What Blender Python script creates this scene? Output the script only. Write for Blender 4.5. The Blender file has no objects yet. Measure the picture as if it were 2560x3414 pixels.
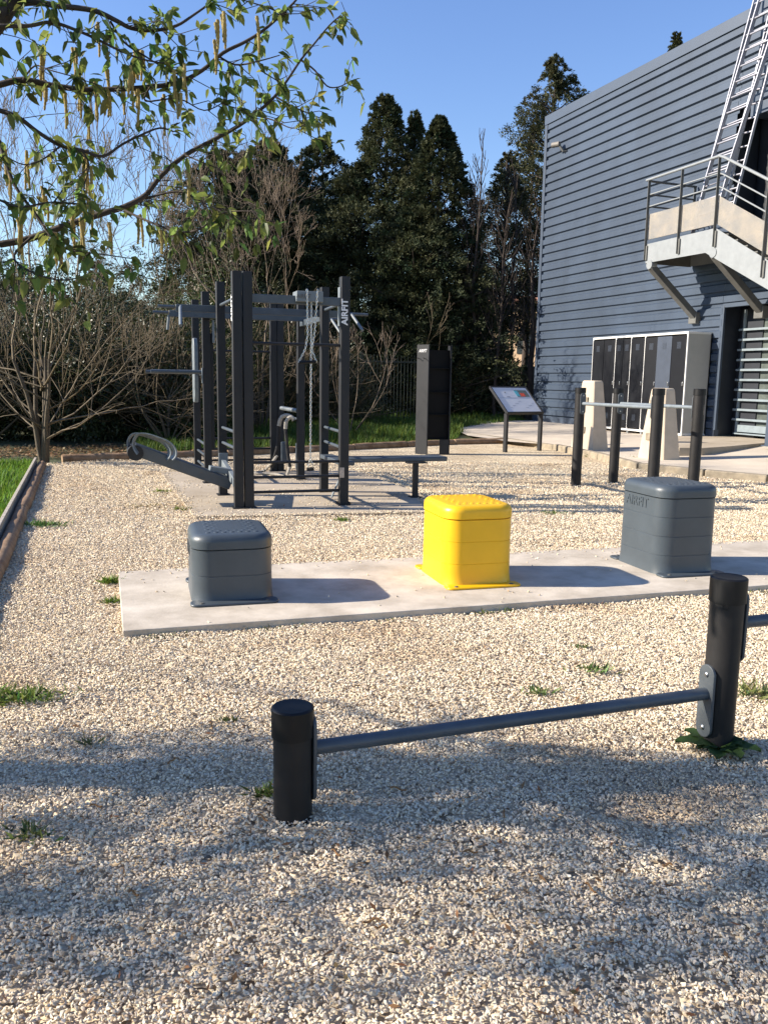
import bpy, bmesh, math, random
import numpy as np
from mathutils import Vector, Matrix
random.seed(7); rng = np.random.default_rng(7)
S = bpy.context.scene
R = math.radians

# ---------------------------------------------------------------- camera
FPX, CX, CY, CH = 2760., 1280., 1707., 1.45
_w = np.array([266, 17293, 2760.]); _w /= np.linalg.norm(_w)
_F = np.array([0, 0, -1.]); _Y = _F - _F.dot(_w) * _w; _Y /= np.linalg.norm(_Y); _X = np.cross(_Y, _w)
def ray(x, y):
    d = np.array([x - CX, CY - y, -FPX]); return np.array([d @ _X, d @ _Y, d @ _w])
def g(x, y, z=0.):            # where a line of sight meets height z
    d = ray(x, y); return np.array([0, 0, CH]) + d * ((z - CH) / d[2])
def dep(x, y, Y):             # point at distance Y
    d = ray(x, y); return np.array([0, 0, CH]) + d * (Y / d[1])
cd = bpy.data.cameras.new('camera'); cam = bpy.data.objects.new('camera', cd); S.collection.objects.link(cam)
M3 = Matrix([[_X[0], _X[1], _X[2]], [_Y[0], _Y[1], _Y[2]], [_w[0], _w[1], _w[2]]])
cam.matrix_world = Matrix.Translation((0, 0, CH)) @ M3.to_4x4()
cd.sensor_fit = 'VERTICAL'; cd.sensor_height = 24; cd.lens = 24 * FPX / 3414; cd.clip_end = 2000; cd.clip_start = .05
S.camera = cam
# ---------------------------------------------------------------- world, sun
SUN_EL, SUN_AZ = 28.0, 3.0      # shadows run along +X, a little away
wd = bpy.data.worlds.new('World'); S.world = wd; wd.use_nodes = True
nt = wd.node_tree; bg = nt.nodes['Background']
sky = nt.nodes.new('ShaderNodeTexSky'); sky.sky_type = 'NISHITA'; sky.sun_disc = False
sky.sun_elevation = R(SUN_EL); sky.sun_rotation = R(-90 - SUN_AZ); sky.air_density = 1.25; sky.dust_density = .15; sky.ozone_density = 4.0
hsv = nt.nodes.new('ShaderNodeHueSaturation'); hsv.inputs['Hue'].default_value = .515; hsv.inputs['Saturation'].default_value = 1.10
nt.links.new(sky.outputs[0], hsv.inputs['Color']); nt.links.new(hsv.outputs[0], bg.inputs[0]); bg.inputs[1].default_value = .10
sl = bpy.data.lights.new('sun', 'SUN'); sl.energy = 5.0; sl.angle = R(.55); sl.color = (1, .90, .77)
so = bpy.data.objects.new('sun', sl); S.collection.objects.link(so)
ce = math.cos(R(SUN_EL)); sdir = Vector((-math.cos(R(SUN_AZ)) * ce, -math.sin(R(SUN_AZ)) * ce, math.sin(R(SUN_EL))))
so.rotation_euler = sdir.to_track_quat('Z', 'Y').to_euler()
S.view_settings.view_transform = 'Standard'; S.view_settings.look = 'None'; S.view_settings.exposure = 1.12; S.view_settings.gamma = 1
S.cycles.max_bounces = 6; S.cycles.transparent_max_bounces = 8; S.cycles.use_denoising = True

# ---------------------------------------------------------------- materials
def mat(name, col, rough=.6, metal=0., noise=0., nscale=8., bump=0., bscale=40., attr=None, trans=0., spec=.5, stretch=None, col2=None, bdist=.01, coat=0.):
    m = bpy.data.materials.new(name); m.use_nodes = True; n = m.node_tree; L = n.links
    b = n.nodes['Principled BSDF']; b.inputs['Roughness'].default_value = rough; b.inputs['Metallic'].default_value = metal
    b.inputs['Specular IOR Level'].default_value = spec
    if coat: b.inputs['Coat Weight'].default_value = coat
    c4 = (*col, 1)
    b.inputs['Base Color'].default_value = c4
    tc = n.nodes.new('ShaderNodeTexCoord'); src = tc.outputs['Object']
    if stretch:
        mp = n.nodes.new('ShaderNodeMapping'); mp.inputs['Scale'].default_value = stretch; L.new(src, mp.inputs[0]); src = mp.outputs[0]
    out = None
    if noise:
        t = n.nodes.new('ShaderNodeTexNoise'); t.inputs['Scale'].default_value = nscale; t.inputs['Detail'].default_value = 6; t.inputs['Roughness'].default_value = .65
        L.new(src, t.inputs['Vector'])
        r = n.nodes.new('ShaderNodeValToRGB'); L.new(t.outputs[0], r.inputs[0])
        r.color_ramp.elements[0].position = .3; r.color_ramp.elements[1].position = .7
        d = tuple(max(0, c * (1 - noise)) for c in col); e = col2 or tuple(min(1, c * (1 + noise)) for c in col)
        r.color_ramp.elements[0].color = (*d, 1); r.color_ramp.elements[1].color = (*e, 1); out = r.outputs[0]
    if attr:
        a = n.nodes.new('ShaderNodeAttribute'); a.attribute_name = 'tint'
        if out is None:
            out = a.outputs['Color']
        else:
            mx = n.nodes.new('ShaderNodeMixRGB'); mx.blend_type = 'MULTIPLY'; mx.inputs[0].default_value = 1
            L.new(out, mx.inputs[1]); L.new(a.outputs['Color'], mx.inputs[2]); out = mx.outputs[0]
    if out is not None: L.new(out, b.inputs['Base Color'])
    if bump:
        t2 = n.nodes.new('ShaderNodeTexNoise'); t2.inputs['Scale'].default_value = bscale; t2.inputs['Detail'].default_value = 4; L.new(src, t2.inputs['Vector'])
        bp = n.nodes.new('ShaderNodeBump'); bp.inputs['Strength'].default_value = bump; bp.inputs['Distance'].default_value = bdist
        L.new(t2.outputs[0], bp.inputs['Height']); L.new(bp.outputs[0], b.inputs['Normal'])
    if trans:
        tr = n.nodes.new('ShaderNodeBsdfTranslucent'); ms = n.nodes.new('ShaderNodeMixShader'); ms.inputs[0].default_value = trans
        if out is not None:
            hs = n.nodes.new('ShaderNodeHueSaturation'); hs.inputs['Value'].default_value = 1.55; hs.inputs['Saturation'].default_value = 1.0; hs.inputs['Hue'].default_value = .485
            L.new(out, hs.inputs['Color']); L.new(hs.outputs[0], tr.inputs[0])
        else: tr.inputs[0].default_value = tuple(min(1, c * 1.9) for c in col) + (1,)
        L.new(b.outputs[0], ms.inputs[1]); L.new(tr.outputs[0], ms.inputs[2]); L.new(ms.outputs[0], n.nodes['Material Output'].inputs[0])
    return m
MT = {}
MT['post'] = mat('anthracite_powder_coat', (.014, .015, .0175), .55, spec=.35, noise=.18, nscale=5, bump=.15, bscale=300, bdist=.001)
MT['bar'] = mat('grey_painted_tube', (.060, .075, .090), .42, noise=.15, nscale=9, bump=.1, bscale=200, bdist=.001)
MT['plate'] = mat('light_grey_plate', (.15, .175, .19), .5, noise=.15, nscale=12)
MT['pole'] = mat('dark_polymer_pole', (.016, .0150, .0148), .55, spec=.3, noise=.3, nscale=6, bump=.25, bscale=260, bdist=.002)
MT['cap'] = mat('black_plastic_cap', (.006, .006, .0065), .5, spec=.3, noise=.2, nscale=20)
MT['bracket'] = mat('grey_bracket_paint', (.062, .072, .080), .5, noise=.15, nscale=12)
MT['shelfshade'] = mat('shaded_shelf_steel', (.005, .005, .0055), .7, spec=.15, noise=.2, nscale=5)  # near-black colour carries the shade inside the shelf column
MT['screw'] = mat('steel_screw', (.55, .55, .55), .3, 1.)
MT['chain'] = mat('galvanised_chain', (.62, .62, .60), .3, 1., noise=.15, nscale=30)
MT['boxgrey'] = mat('slate_grey_plastic', (.052, .066, .078), .42, noise=.12, nscale=4, bump=.22, bscale=420, bdist=.0015)
MT['boxyellow'] = mat('yellow_plastic', (.78, .44, .006), .38, noise=.05, nscale=4, bump=.2, bscale=420, bdist=.0015)
MT['white'] = mat('white_lettering', (.72, .72, .72), .6)
MT['concrete'] = mat('pale_concrete', (.47, .405, .315), .85, noise=.26, nscale=3.2, bump=.35, bscale=60, bdist=.004, col2=(.60, .535, .44))
MT['rigconcrete'] = mat('worn_concrete', (.38, .31, .22), .88, noise=.22, nscale=1.6, bump=.35, bscale=60, bdist=.004, col2=(.45, .385, .295))
MT['pathconcrete'] = mat('path_concrete', (.52, .45, .355), .88, noise=.14, nscale=1.2, bump=.3, bscale=50, bdist=.004)
MT['pylon'] = mat('cream_cast_stone', (.50, .415, .31), .85, noise=.10, nscale=5, bump=.3, bscale=80, bdist=.003)
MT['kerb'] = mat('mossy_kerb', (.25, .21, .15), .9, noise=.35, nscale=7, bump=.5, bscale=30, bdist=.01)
MT['clad'] = mat('blue_grey_cladding', (.042, .060, .090), .45, noise=.17, nscale=1.2, spec=.45, stretch=(1, 1, .35))
MT['cladtrim'] = mat('blue_grey_trim', (.046, .064, .094), .45, noise=.08, nscale=2)
MT['darkwall'] = mat('dark_navy_panel', (.012, .015, .022), .5, noise=.2, nscale=3)
MT['grille'] = mat('grey_grille_bar', (.19, .23, .25), .5, noise=.12, nscale=8)
MT['galv'] = mat('galvanised_sheet', (.235, .25, .255), .48, .15, noise=.10, nscale=6)
MT['galvdark'] = mat('weathered_galvanised', (.10, .10, .092), .6, noise=.2, nscale=6)
MT['alu'] = mat('aluminium', (.36, .36, .40), .5, .5, noise=.06, nscale=10)
MT['lockframe'] = mat('white_melamine', (.68, .67, .64), .5, noise=.05, nscale=5)
MT['lockshade'] = mat('shaded_melamine', (.38, .37, .34), .55, noise=.05, nscale=5)  # locker sides greyed in the colour, as the white frame looks in shade
MT['lockdoor'] = mat('black_locker_door', (.007, .008, .011), .5, spec=.2, noise=.15, nscale=4)
MT['lockdoor2'] = mat('slate_locker_door', (.05, .062, .085), .4, noise=.1, nscale=4)
MT['glass'] = mat('dark_glass', (.09, .105, .095), .18, noise=.5, nscale=2, spec=.5)
MT['log'] = mat('weathered_round_timber', (.25, .135, .062), .85, noise=.4, nscale=6, bump=.6, bscale=30, bdist=.01, stretch=(1, 1, 1), col2=(.33, .22, .13))
MT['plank'] = mat('grey_plank', (.36, .32, .26), .9, noise=.3, nscale=14, bump=.5, bscale=60, bdist=.005)
MT['bark'] = mat('grey_brown_bark', (.085, .066, .042), .9, noise=.35, nscale=18, bump=.6, bscale=60, bdist=.01)
MT['twig'] = mat('bare_twig', (.13, .10, .06), .85, noise=.3, nscale=4)
MT['twigred'] = mat('reddish_bare_twig', (.20, .15, .105), .85, noise=.3, nscale=4)
MT['darkbark'] = mat('dark_bark', (.045, .033, .026), .9, noise=.3, nscale=10, bump=.5, bscale=40, bdist=.01)
MT['leaf'] = mat('spring_leaf', (1, 1, 1), .5, attr=True, trans=.5, spec=.3)
MT['conif'] = mat('conifer_foliage', (1, 1, 1), .7, attr=True, trans=.12, spec=.2)
MT['ivy'] = mat('evergreen_leaf', (1, 1, 1), .45, attr=True, trans=.15, spec=.4)
MT['grass'] = mat('grass_blade', (1, 1, 1), .6, attr=True, trans=.35, spec=.25)
MT['catkin'] = mat('catkin', (.40, .31, .10), .8, noise=.35, nscale=300, bump=1., bscale=500, bdist=.004, trans=.2)
MT['stone'] = mat('limestone_chip', (1, 1, 1), .8, attr=True, noise=.10, nscale=60, col2=(1, 1, 1), spec=.3)
MT['soil'] = mat('grassy_soil', (.075, .065, .035), .95, noise=.45, nscale=5, bump=.8, bscale=25, bdist=.03, col2=(.06, .085, .025))
MT['litter'] = mat('leaf_litter', (.16, .11, .06), .95, noise=.6, nscale=30, bump=.8, bscale=40, bdist=.02)
MT['fence'] = mat('dark_green_steel', (.014, .022, .018), .5)
MT['wood'] = mat('dark_stained_board', (.045, .033, .024), .85, noise=.35, nscale=6)
MT['house'] = mat('ochre_render', (.60, .42, .26), .9, noise=.12, nscale=1.5)
MT['housecream'] = mat('cream_render', (.66, .56, .42), .9, noise=.12, nscale=1.5)
MT['roof'] = mat('clay_roof_tile', (.38, .17, .09), .9, noise=.25, nscale=4)
MT['pane'] = mat('window_pane', (.03, .035, .04), .15)
MT['rope'] = mat('black_rope', (.013, .013, .014), .8, bump=.8, bscale=120, bdist=.01)
MT['ropeend'] = mat('white_rope_sleeve', (.36, .33, .28), .85, bump=.8, bscale=120, bdist=.01, noise=.2, nscale=30)
MT['sticker'] = mat('aluminium_label', (.42, .36, .31), .45, .2, noise=.3, nscale=40)
MT['lamp'] = mat('beige_lamp_housing', (.20, .18, .155), .6, noise=.1, nscale=20)
MT['weed'] = mat('weed_leaf', (1, 1, 1), .6, attr=True, trans=.25, spec=.3)

# gravel sheet: voronoi-chipped stones in colour and bump for the far part
def gravel_mat():
    m = bpy.data.materials.new('fine_gravel'); m.use_nodes = True; n = m.node_tree; L = n.links; b = n.nodes['Principled BSDF']; b.inputs['Roughness'].default_value = .9
    b.inputs['Specular IOR Level'].default_value = .2
    tc = n.nodes.new('ShaderNodeTexCoord')
    v = n.nodes.new('ShaderNodeTexVoronoi'); v.inputs['Scale'].default_value = 42; L.new(tc.outputs['Object'], v.inputs['Vector'])
    sp = n.nodes.new('ShaderNodeSeparateColor'); L.new(v.outputs['Color'], sp.inputs[0])
    r = n.nodes.new('ShaderNodeValToRGB'); L.new(sp.outputs[0], r.inputs[0]); e = r.color_ramp.elements
    e[0].position = 0; e[0].color = (.30, .235, .16, 1); e[1].position = 1; e[1].color = (.78, .68, .49, 1)
    for p, c in ((.2, (.50, .41, .285, 1)), (.45, (.63, .53, .37, 1)), (.7, (.69, .58, .41, 1))): x = e.new(p); x.color = c
    ns = n.nodes.new('ShaderNodeTexNoise'); ns.inputs['Scale'].default_value = .9; ns.inputs['Detail'].default_value = 5; L.new(tc.outputs['Object'], ns.inputs['Vector'])
    r2 = n.nodes.new('ShaderNodeValToRGB'); L.new(ns.outputs[0], r2.inputs[0]); r2.color_ramp.elements[0].position = .35; r2.color_ramp.elements[0].color = (.80, .76, .72, 1); r2.color_ramp.elements[1].position = .6; r2.color_ramp.elements[1].color = (1, 1, 1, 1)
    mx = n.nodes.new('ShaderNodeMixRGB'); mx.blend_type = 'MULTIPLY'; mx.inputs[0].default_value = 1; L.new(r.outputs[0], mx.inputs[1]); L.new(r2.outputs[0], mx.inputs[2]); L.new(mx.outputs[0], b.inputs['Base Color'])
    bp = n.nodes.new('ShaderNodeBump'); bp.inputs['Strength'].default_value = 1; bp.inputs['Distance'].default_value = .02; bp.invert = True
    L.new(v.outputs['Distance'], bp.inputs['Height']); L.new(bp.outputs[0], b.inputs['Normal'])
    return m
MT['gravel'] = gravel_mat()

# ---------------------------------------------------------------- helpers
col = S.collection
def link(o, parent=None):
    col.objects.link(o)
    if parent is not None: o.parent = parent
    return o
def worldloc(o):
    v = Vector((0, 0, 0))
    while o is not None: v += o.location; o = o.parent
    return v
def tag(o, label=None, cat=None, group=None, kind=None):
    if label: o['label'] = label
    if cat: o['category'] = cat
    if group: o['group'] = group
    if kind: o['kind'] = kind
    return o
def thing(name, loc, label, cat, group=None, rz=0):
    o = bpy.data.objects.new(name, None); col.objects.link(o); o.location = loc; o.rotation_euler = (0, 0, rz); o.empty_display_size = .2
    return tag(o, label, cat, group)
class MB:
    def __init__(s, T=None): s.v = []; s.f = []; s.T = T or Matrix.Identity(4)
    def add(s, vs, fs, T=None):
        k = len(s.v); A = s.T @ T if T is not None else s.T
        s.v += [tuple(A @ Vector(v)) for v in vs]; s.f += [tuple(i + k for i in f) for f in fs]; return s
    def box(s, c, d, rz=0, T=None):
        x, y, z = (q / 2 for q in d); vs = [(a * x, b * y, e * z) for e in (-1, 1) for b in (-1, 1) for a in (-1, 1)]
        t = Matrix.Translation(c) @ Matrix.Rotation(rz, 4, 'Z')
        if T is not None: t = T @ t
        return s.add(vs, [(0, 2, 3, 1), (4, 5, 7, 6), (0, 1, 5, 4), (2, 6, 7, 3), (0, 4, 6, 2), (1, 3, 7, 5)], t)
    def bar(s, p, q, wv, h, up=(0, 0, 1)):      # rectangular bar p->q, w sideways, h along up
        p = Vector(p); q = Vector(q); a = (q - p).normalized(); sd = a.cross(Vector(up)).normalized(); u = sd.cross(a)
        vs = []
        for e in (p, q):
            for i, j in ((-1, -1), (1, -1), (1, 1), (-1, 1)): vs.append(e + sd * i * wv / 2 + u * j * h / 2)
        return s.add(vs, [(3, 2, 1, 0), (4, 5, 6, 7), (0, 1, 5, 4), (1, 2, 6, 5), (2, 3, 7, 6), (3, 0, 4, 7)])
    def tube(s, pts, r, n=10, caps=True, closed=False):
        pts = [Vector(p) for p in pts]; m = len(pts); rs = r if isinstance(r, (list, tuple)) else [r] * m; vs = []; fs = []
        ref = None
        for i, p in enumerate(pts):
            if closed: a = pts[(i + 1) % m] - pts[i - 1]
            else: a = pts[min(i + 1, m - 1)] - pts[max(i - 1, 0)]
            if a.length < 1e-9: a = Vector((0, 0, 1))
            a.normalize()
            if ref is None: ref = Vector((0, 0, 1)) if abs(a.z) < .9 else Vector((1, 0, 0))
            e = (ref - a * ref.dot(a))
            if e.length < 1e-6: e = a.orthogonal()
            e.normalize(); ref = e; b = a.cross(e)
            for k in range(n):
                t = 2 * math.pi * k / n; vs.append(p + (e * math.cos(t) + b * math.sin(t)) * rs[i])
        for i in range(m if closed else m - 1):
            j = (i + 1) % m
            for k in range(n): fs.append((i * n + k, i * n + (k + 1) % n, j * n + (k + 1) % n, j * n + k))
        if caps and not closed: fs.append(tuple(range(n - 1, -1, -1))); fs.append(tuple((m - 1) * n + k for k in range(n)))
        return s.add(vs, fs)
    def prism(s, poly, z0, z1, T=None):
        n = len(poly); vs = [(x, y, z0) for x, y in poly] + [(x, y, z1) for x, y in poly]
        return s.add(vs, [tuple(range(n - 1, -1, -1)), tuple(range(n, 2 * n))] + [(i, (i + 1) % n, n + (i + 1) % n, n + i) for i in range(n)], T)
    def loft(s, secs, capb=True, capt=True):
        n = len(secs[0]); vs = [p for q in secs for p in q]; fs = []
        for i in range(len(secs) - 1):
            for k in range(n): fs.append((i * n + k, i * n + (k + 1) % n, (i + 1) * n + (k + 1) % n, (i + 1) * n + k))
        if capb: fs.append(tuple(range(n - 1, -1, -1)))
        if capt: fs.append(tuple((len(secs) - 1) * n + k for k in range(n)))
        return s.add(vs, fs)
    def build(s, name, m, parent=None, bevel=0, smooth=35, local=False):
        me = bpy.data.meshes.new(name); off = Vector((0, 0, 0)) if (parent is None or local) else worldloc(parent)
        me.from_pydata([tuple(Vector(v) - off) for v in s.v], [], s.f); me.materials.append(MT[m] if isinstance(m, str) else m)
        me.validate(); bm = bmesh.new(); bm.from_mesh(me); bmesh.ops.recalc_face_normals(bm, faces=bm.faces); bm.to_mesh(me); bm.free()
        if smooth:
            me.shade_smooth(); me.set_sharp_from_angle(angle=R(smooth))
        o = bpy.data.objects.new(name, me); link(o, parent)
        if bevel:
            b = o.modifiers.new('bevel', 'BEVEL'); b.width = bevel; b.segments = 2; b.limit_method = 'ANGLE'; b.angle_limit = R(40)
        return o
def fast(name, V, F, m, parent=None, tint=None, smooth=False):
    """numpy mesh: V (n,3), F (m,k); tint (n,3) per-vertex colour"""
    V = np.asarray(V, np.float32).copy(); F = np.asarray(F, np.int32)
    if parent is not None: V -= np.array(worldloc(parent), np.float32)
    me = bpy.data.meshes.new(name); me.vertices.add(len(V)); me.vertices.foreach_set('co', V.ravel())
    k = F.shape[1]; me.loops.add(F.size); me.loops.foreach_set('vertex_index', F.ravel())
    me.polygons.add(len(F)); me.polygons.foreach_set('loop_start', np.arange(0, F.size, k, dtype=np.int32))
    me.polygons.foreach_set('use_smooth', np.full(len(F), smooth))
    me.update(calc_edges=True)
    if tint is not None:
        a = me.color_attributes.new('tint', 'FLOAT_COLOR', 'POINT')
        c = np.ones((len(V), 4), np.float32); c[:, :3] = tint; a.data.foreach_set('color', c.ravel())
    me.materials.append(MT[m]); o = bpy.data.objects.new(name, me); link(o, parent); return o
def norm(a): return a / np.maximum(np.linalg.norm(a, axis=-1, keepdims=True), 1e-9)
def quads(P, D, Sd, ln, wd_):
    """leaf quads (kite shaped) at P along D, side Sd; returns V,F"""
    ln = np.asarray(ln)[:, None]; wd_ = np.asarray(wd_)[:, None]
    a = P; b = P + D * ln * .45 + Sd * wd_ * .5; c = P + D * ln; d = P + D * ln * .45 - Sd * wd_ * .5
    V = np.stack([a, b, c, d], 1).reshape(-1, 3); F = np.arange(len(V)).reshape(-1, 4); return V, F
def randdir(n, zs=1.):
    a = rng.normal(size=(n, 3)); a[:, 2] *= zs; return norm(a)
def text(name, body, size, m, parent, T, extrude=.002, bold=.0, shear=0., sx=1.):
    cu = bpy.data.curves.new(name, 'FONT'); cu.body = body; cu.size = size; cu.extrude = extrude; cu.offset = bold; cu.shear = shear
    cu.align_x = 'CENTER'; cu.align_y = 'CENTER'; t = bpy.data.objects.new('tmp', cu); col.objects.link(t)
    dg = bpy.context.evaluated_depsgraph_get(); me = bpy.data.meshes.new_from_object(t.evaluated_get(dg)); bpy.data.objects.remove(t)
    me.transform(Matrix.Diagonal((sx, 1, 1, 1))); me.transform(T); me.materials.clear(); me.materials.append(MT[m]); me.name = name
    o = bpy.data.objects.new(name, me); link(o, parent); return o

def smoothp(P, n=6):
    out = []
    for i in range(len(P) - 1):
        p0_, p1q, p2, p3 = P[max(i - 1, 0)], P[i], P[i + 1], P[min(i + 2, len(P) - 1)]
        for k in range(n):
            t = k / n; out.append(.5 * ((2 * p1q) + (p2 - p0_) * t + (2 * p0_ - 5 * p1q + 4 * p2 - p3) * t * t + (3 * p1q - p0_ - 3 * p2 + p3) * t ** 3))
    return out + [P[-1]]

# ================================================================ SETTING
WD = np.array([-.365, .931]); WN = np.array([.931, .365]); WP = 14.152       # wall: direction away, normal (into building), distance
def W(p, t, z): return (WN[0] * p + WD[0] * t, WN[1] * p + WD[1] * t, z)
# ground sheet to the horizon
def rough_sheet():
    N = 90; xs = np.concatenate([np.linspace(-900, -60, 12), np.linspace(-50, 50, N), np.linspace(60, 900, 12)])
    ys = np.concatenate([np.linspace(-300, -20, 8), np.linspace(-15, 70, N), np.linspace(80, 1500, 14)])
    X, Y = np.meshgrid(xs, ys); Z = np.full_like(X, -.03)
    far = np.clip((Y - 19 - .5 * (X - 1.5)) / 8, 0, 1); Z += far * .22 * (X < 4.5)
    V = np.stack([X, Y, Z], -1).reshape(-1, 3); nx = len(xs); i = np.arange(len(ys) - 1)[:, None] * nx + np.arange(nx - 1)[None, :]
    F = np.stack([i, i + 1, i + nx + 1, i + nx], -1).reshape(-1, 4); o = fast('ground', V, F, 'soil', smooth=True); tag(o, kind='structure')
rough_sheet()
LOGL = [g(140, 1560)[:2], g(0, 1890)[:2]]
ldir = (LOGL[1] - LOGL[0]) / np.linalg.norm(LOGL[1] - LOGL[0])
L0 = LOGL[0] - ldir * .5; L1 = LOGL[0] + ldir * 16
backpts = [L0, g(300, 1537)[:2], g(600, 1527)[:2], g(1200, 1498)[:2], g(1500, 1482)[:2], g(1700, 1476)[:2]]
kerb_px = [(1850, 1500), (2000, 1532), (2130, 1568), (2350, 1592), (2560, 1612)]
kerb = [g(x, y)[:2] for x, y in kerb_px]; kerb.append(kerb[-1] + (kerb[-1] - kerb[-3]) * 2.5)
bed = [tuple(L1)] + [tuple(p) for p in backpts] + [tuple(p) for p in kerb] + [(16, -4)]
mb = MB(); mb.add([(x, y, 0) for x, y in bed], [tuple(range(len(bed)))]); o = mb.build('gravel_bed', 'gravel', smooth=0); tag(o, kind='structure')
# concrete pads
pad = [g(410, 2103, .05)[:2], g(2560, 1950, .05)[:2], g(2560, 1800, .05)[:2], g(395, 1905, .05)[:2]]
d1 = pad[1] - pad[0]; d2 = pad[2] - pad[3]; pad[1] = pad[0] + d1 * 1.5; pad[2] = pad[3] + d2 * 1.5
mb = MB(); mb.prism([tuple(p) for p in pad], -.05, .05); o = mb.build('pavement', 'concrete', bevel=.006, smooth=0); tag(o, 'pale concrete strip under the jump boxes', kind='structure')
slab = [g(650, 1722, .03)[:2], g(1420, 1706, .03)[:2], g(1385, 1637, .03)[:2], g(1180, 1568, .03)[:2], g(535, 1573, .03)[:2]]
mb = MB(); mb.prism([tuple(p) for p in slab], -.05, .03); o = mb.build('slab', 'rigconcrete', bevel=.006, smooth=0); tag(o, 'worn concrete slab under the workout rig', kind='structure')
# path beside the building
tip = g(1515, 1432, .1)[:2]; corner = np.array(W(WP, 23.03, 0)[:2])
inner = [tip, g(1560, 1452, .1)[:2], g(1700, 1472, .1)[:2]] + [p + np.array([.12, .05]) for p in kerb]
vs = [(p[0], p[1], .10) for p in inner]; n0 = len(vs)
far = [W(WP + .3, -8, .12), W(WP + .3, 9, .24), W(WP + .3, 15, .25), W(WP + .3, 23.03, .25), tuple(corner + WD * .6 - WN * 1.5) + (.2,)]
mb = MB(); mb.add(vs + far, [tuple(range(len(vs) + len(far)))])
me_o = mb.build('path', 'pathconcrete', smooth=0); tag(me_o, kind='structure')
# raised door slab with a ragged edge
ds = [g(2262, 1512, .16)[:2], g(2340, 1506, .2)[:2], g(2430, 1496, .22)[:2], g(2548, 1478, .26)[:2]]
e = ds[-1] + (ds[-1] - ds[0]) * 1.2
poly = [tuple(ds[0])] + [tuple(p) for p in ds[1:]] + [tuple(e), W(WP + .8, 8, 0)[:2], W(WP + .8, 15.2, 0)[:2], W(WP - .02, 15.35, 0)[:2], W(WP - .9, 16.4, 0)[:2]]
mb = MB(); mb.prism(poly, 0., .27); o = mb.build('door_pavement', 'rigconcrete', smooth=0); tag(o, kind='structure')
# kerb stones
mb = MB()
for a, b in zip(kerb[:-1], kerb[1:]):
    n = max(1, int(np.linalg.norm(b - a) / .9))
    for i in range(n):
        p = a + (b - a) * (i + .01) / n; q = a + (b - a) * (i + .99) / n
        mb.bar((p[0], p[1], .045), (q[0], q[1], .045), .13, .17)
a = g(1560, 1456)[:2]; b = g(1700, 1478)[:2]; c = kerb[0]
for p, q in ((a, b), (b, c)):
    for i in range(3):
        p1 = p + (q - p) * (i + .01) / 3; q1 = p + (q - p) * (i + .98) / 3; mb.bar((*p1, .035), (*q1, .035), .13, .16)
o = mb.build('kerb', 'kerb', bevel=.02); tag(o, kind='structure')

# ---------------------------------------------------------------- gravel stones (stuff)
def inside(P, poly):
    x, y = P[:, 0], P[:, 1]; r = np.zeros(len(P), bool); n = len(poly)
    for i in range(n):
        x1, y1 = poly[i][:2]; x2, y2 = poly[(i + 1) % n][:2]
        c = ((y1 > y) != (y2 > y)) & (x < (x2 - x1) * (y - y1) / (y2 - y1 + 1e-12) + x1); r ^= c
    return r
def stone_proto(k):
    r = np.random.default_rng(k); bm = bmesh.new(); pts = r.normal(size=(9, 3)); pts /= np.linalg.norm(pts, axis=1)[:, None]
    pts *= np.array([1, .72, .55]) * (.85 + .3 * r.random((9, 1)))
    for p in pts: bm.verts.new(p)
    bmesh.ops.convex_hull(bm, input=bm.verts); lo = [v for v in bm.verts if not v.link_faces]
    for v in lo: bm.verts.remove(v)
    bmesh.ops.triangulate(bm, faces=bm.faces); bm.verts.index_update()
    V = np.array([v.co[:] for v in bm.verts]); F = np.array([[v.index for v in f.verts] for f in bm.faces]); bm.free(); return V, F
PRO = [stone_proto(k) for k in range(14)]
PAL = np.array([(.70, .63, .52), (.74, .69, .60), (.62, .53, .43), (.52, .46, .40), (.66, .57, .49), (.60, .56, .50), (.42, .37, .33), (.78, .74, .66), (.56, .44, .33), (.48, .47, .46)])
PW = np.array([.2, .2, .13, .09, .12, .1, .05, .07, .02, .02])
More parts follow.
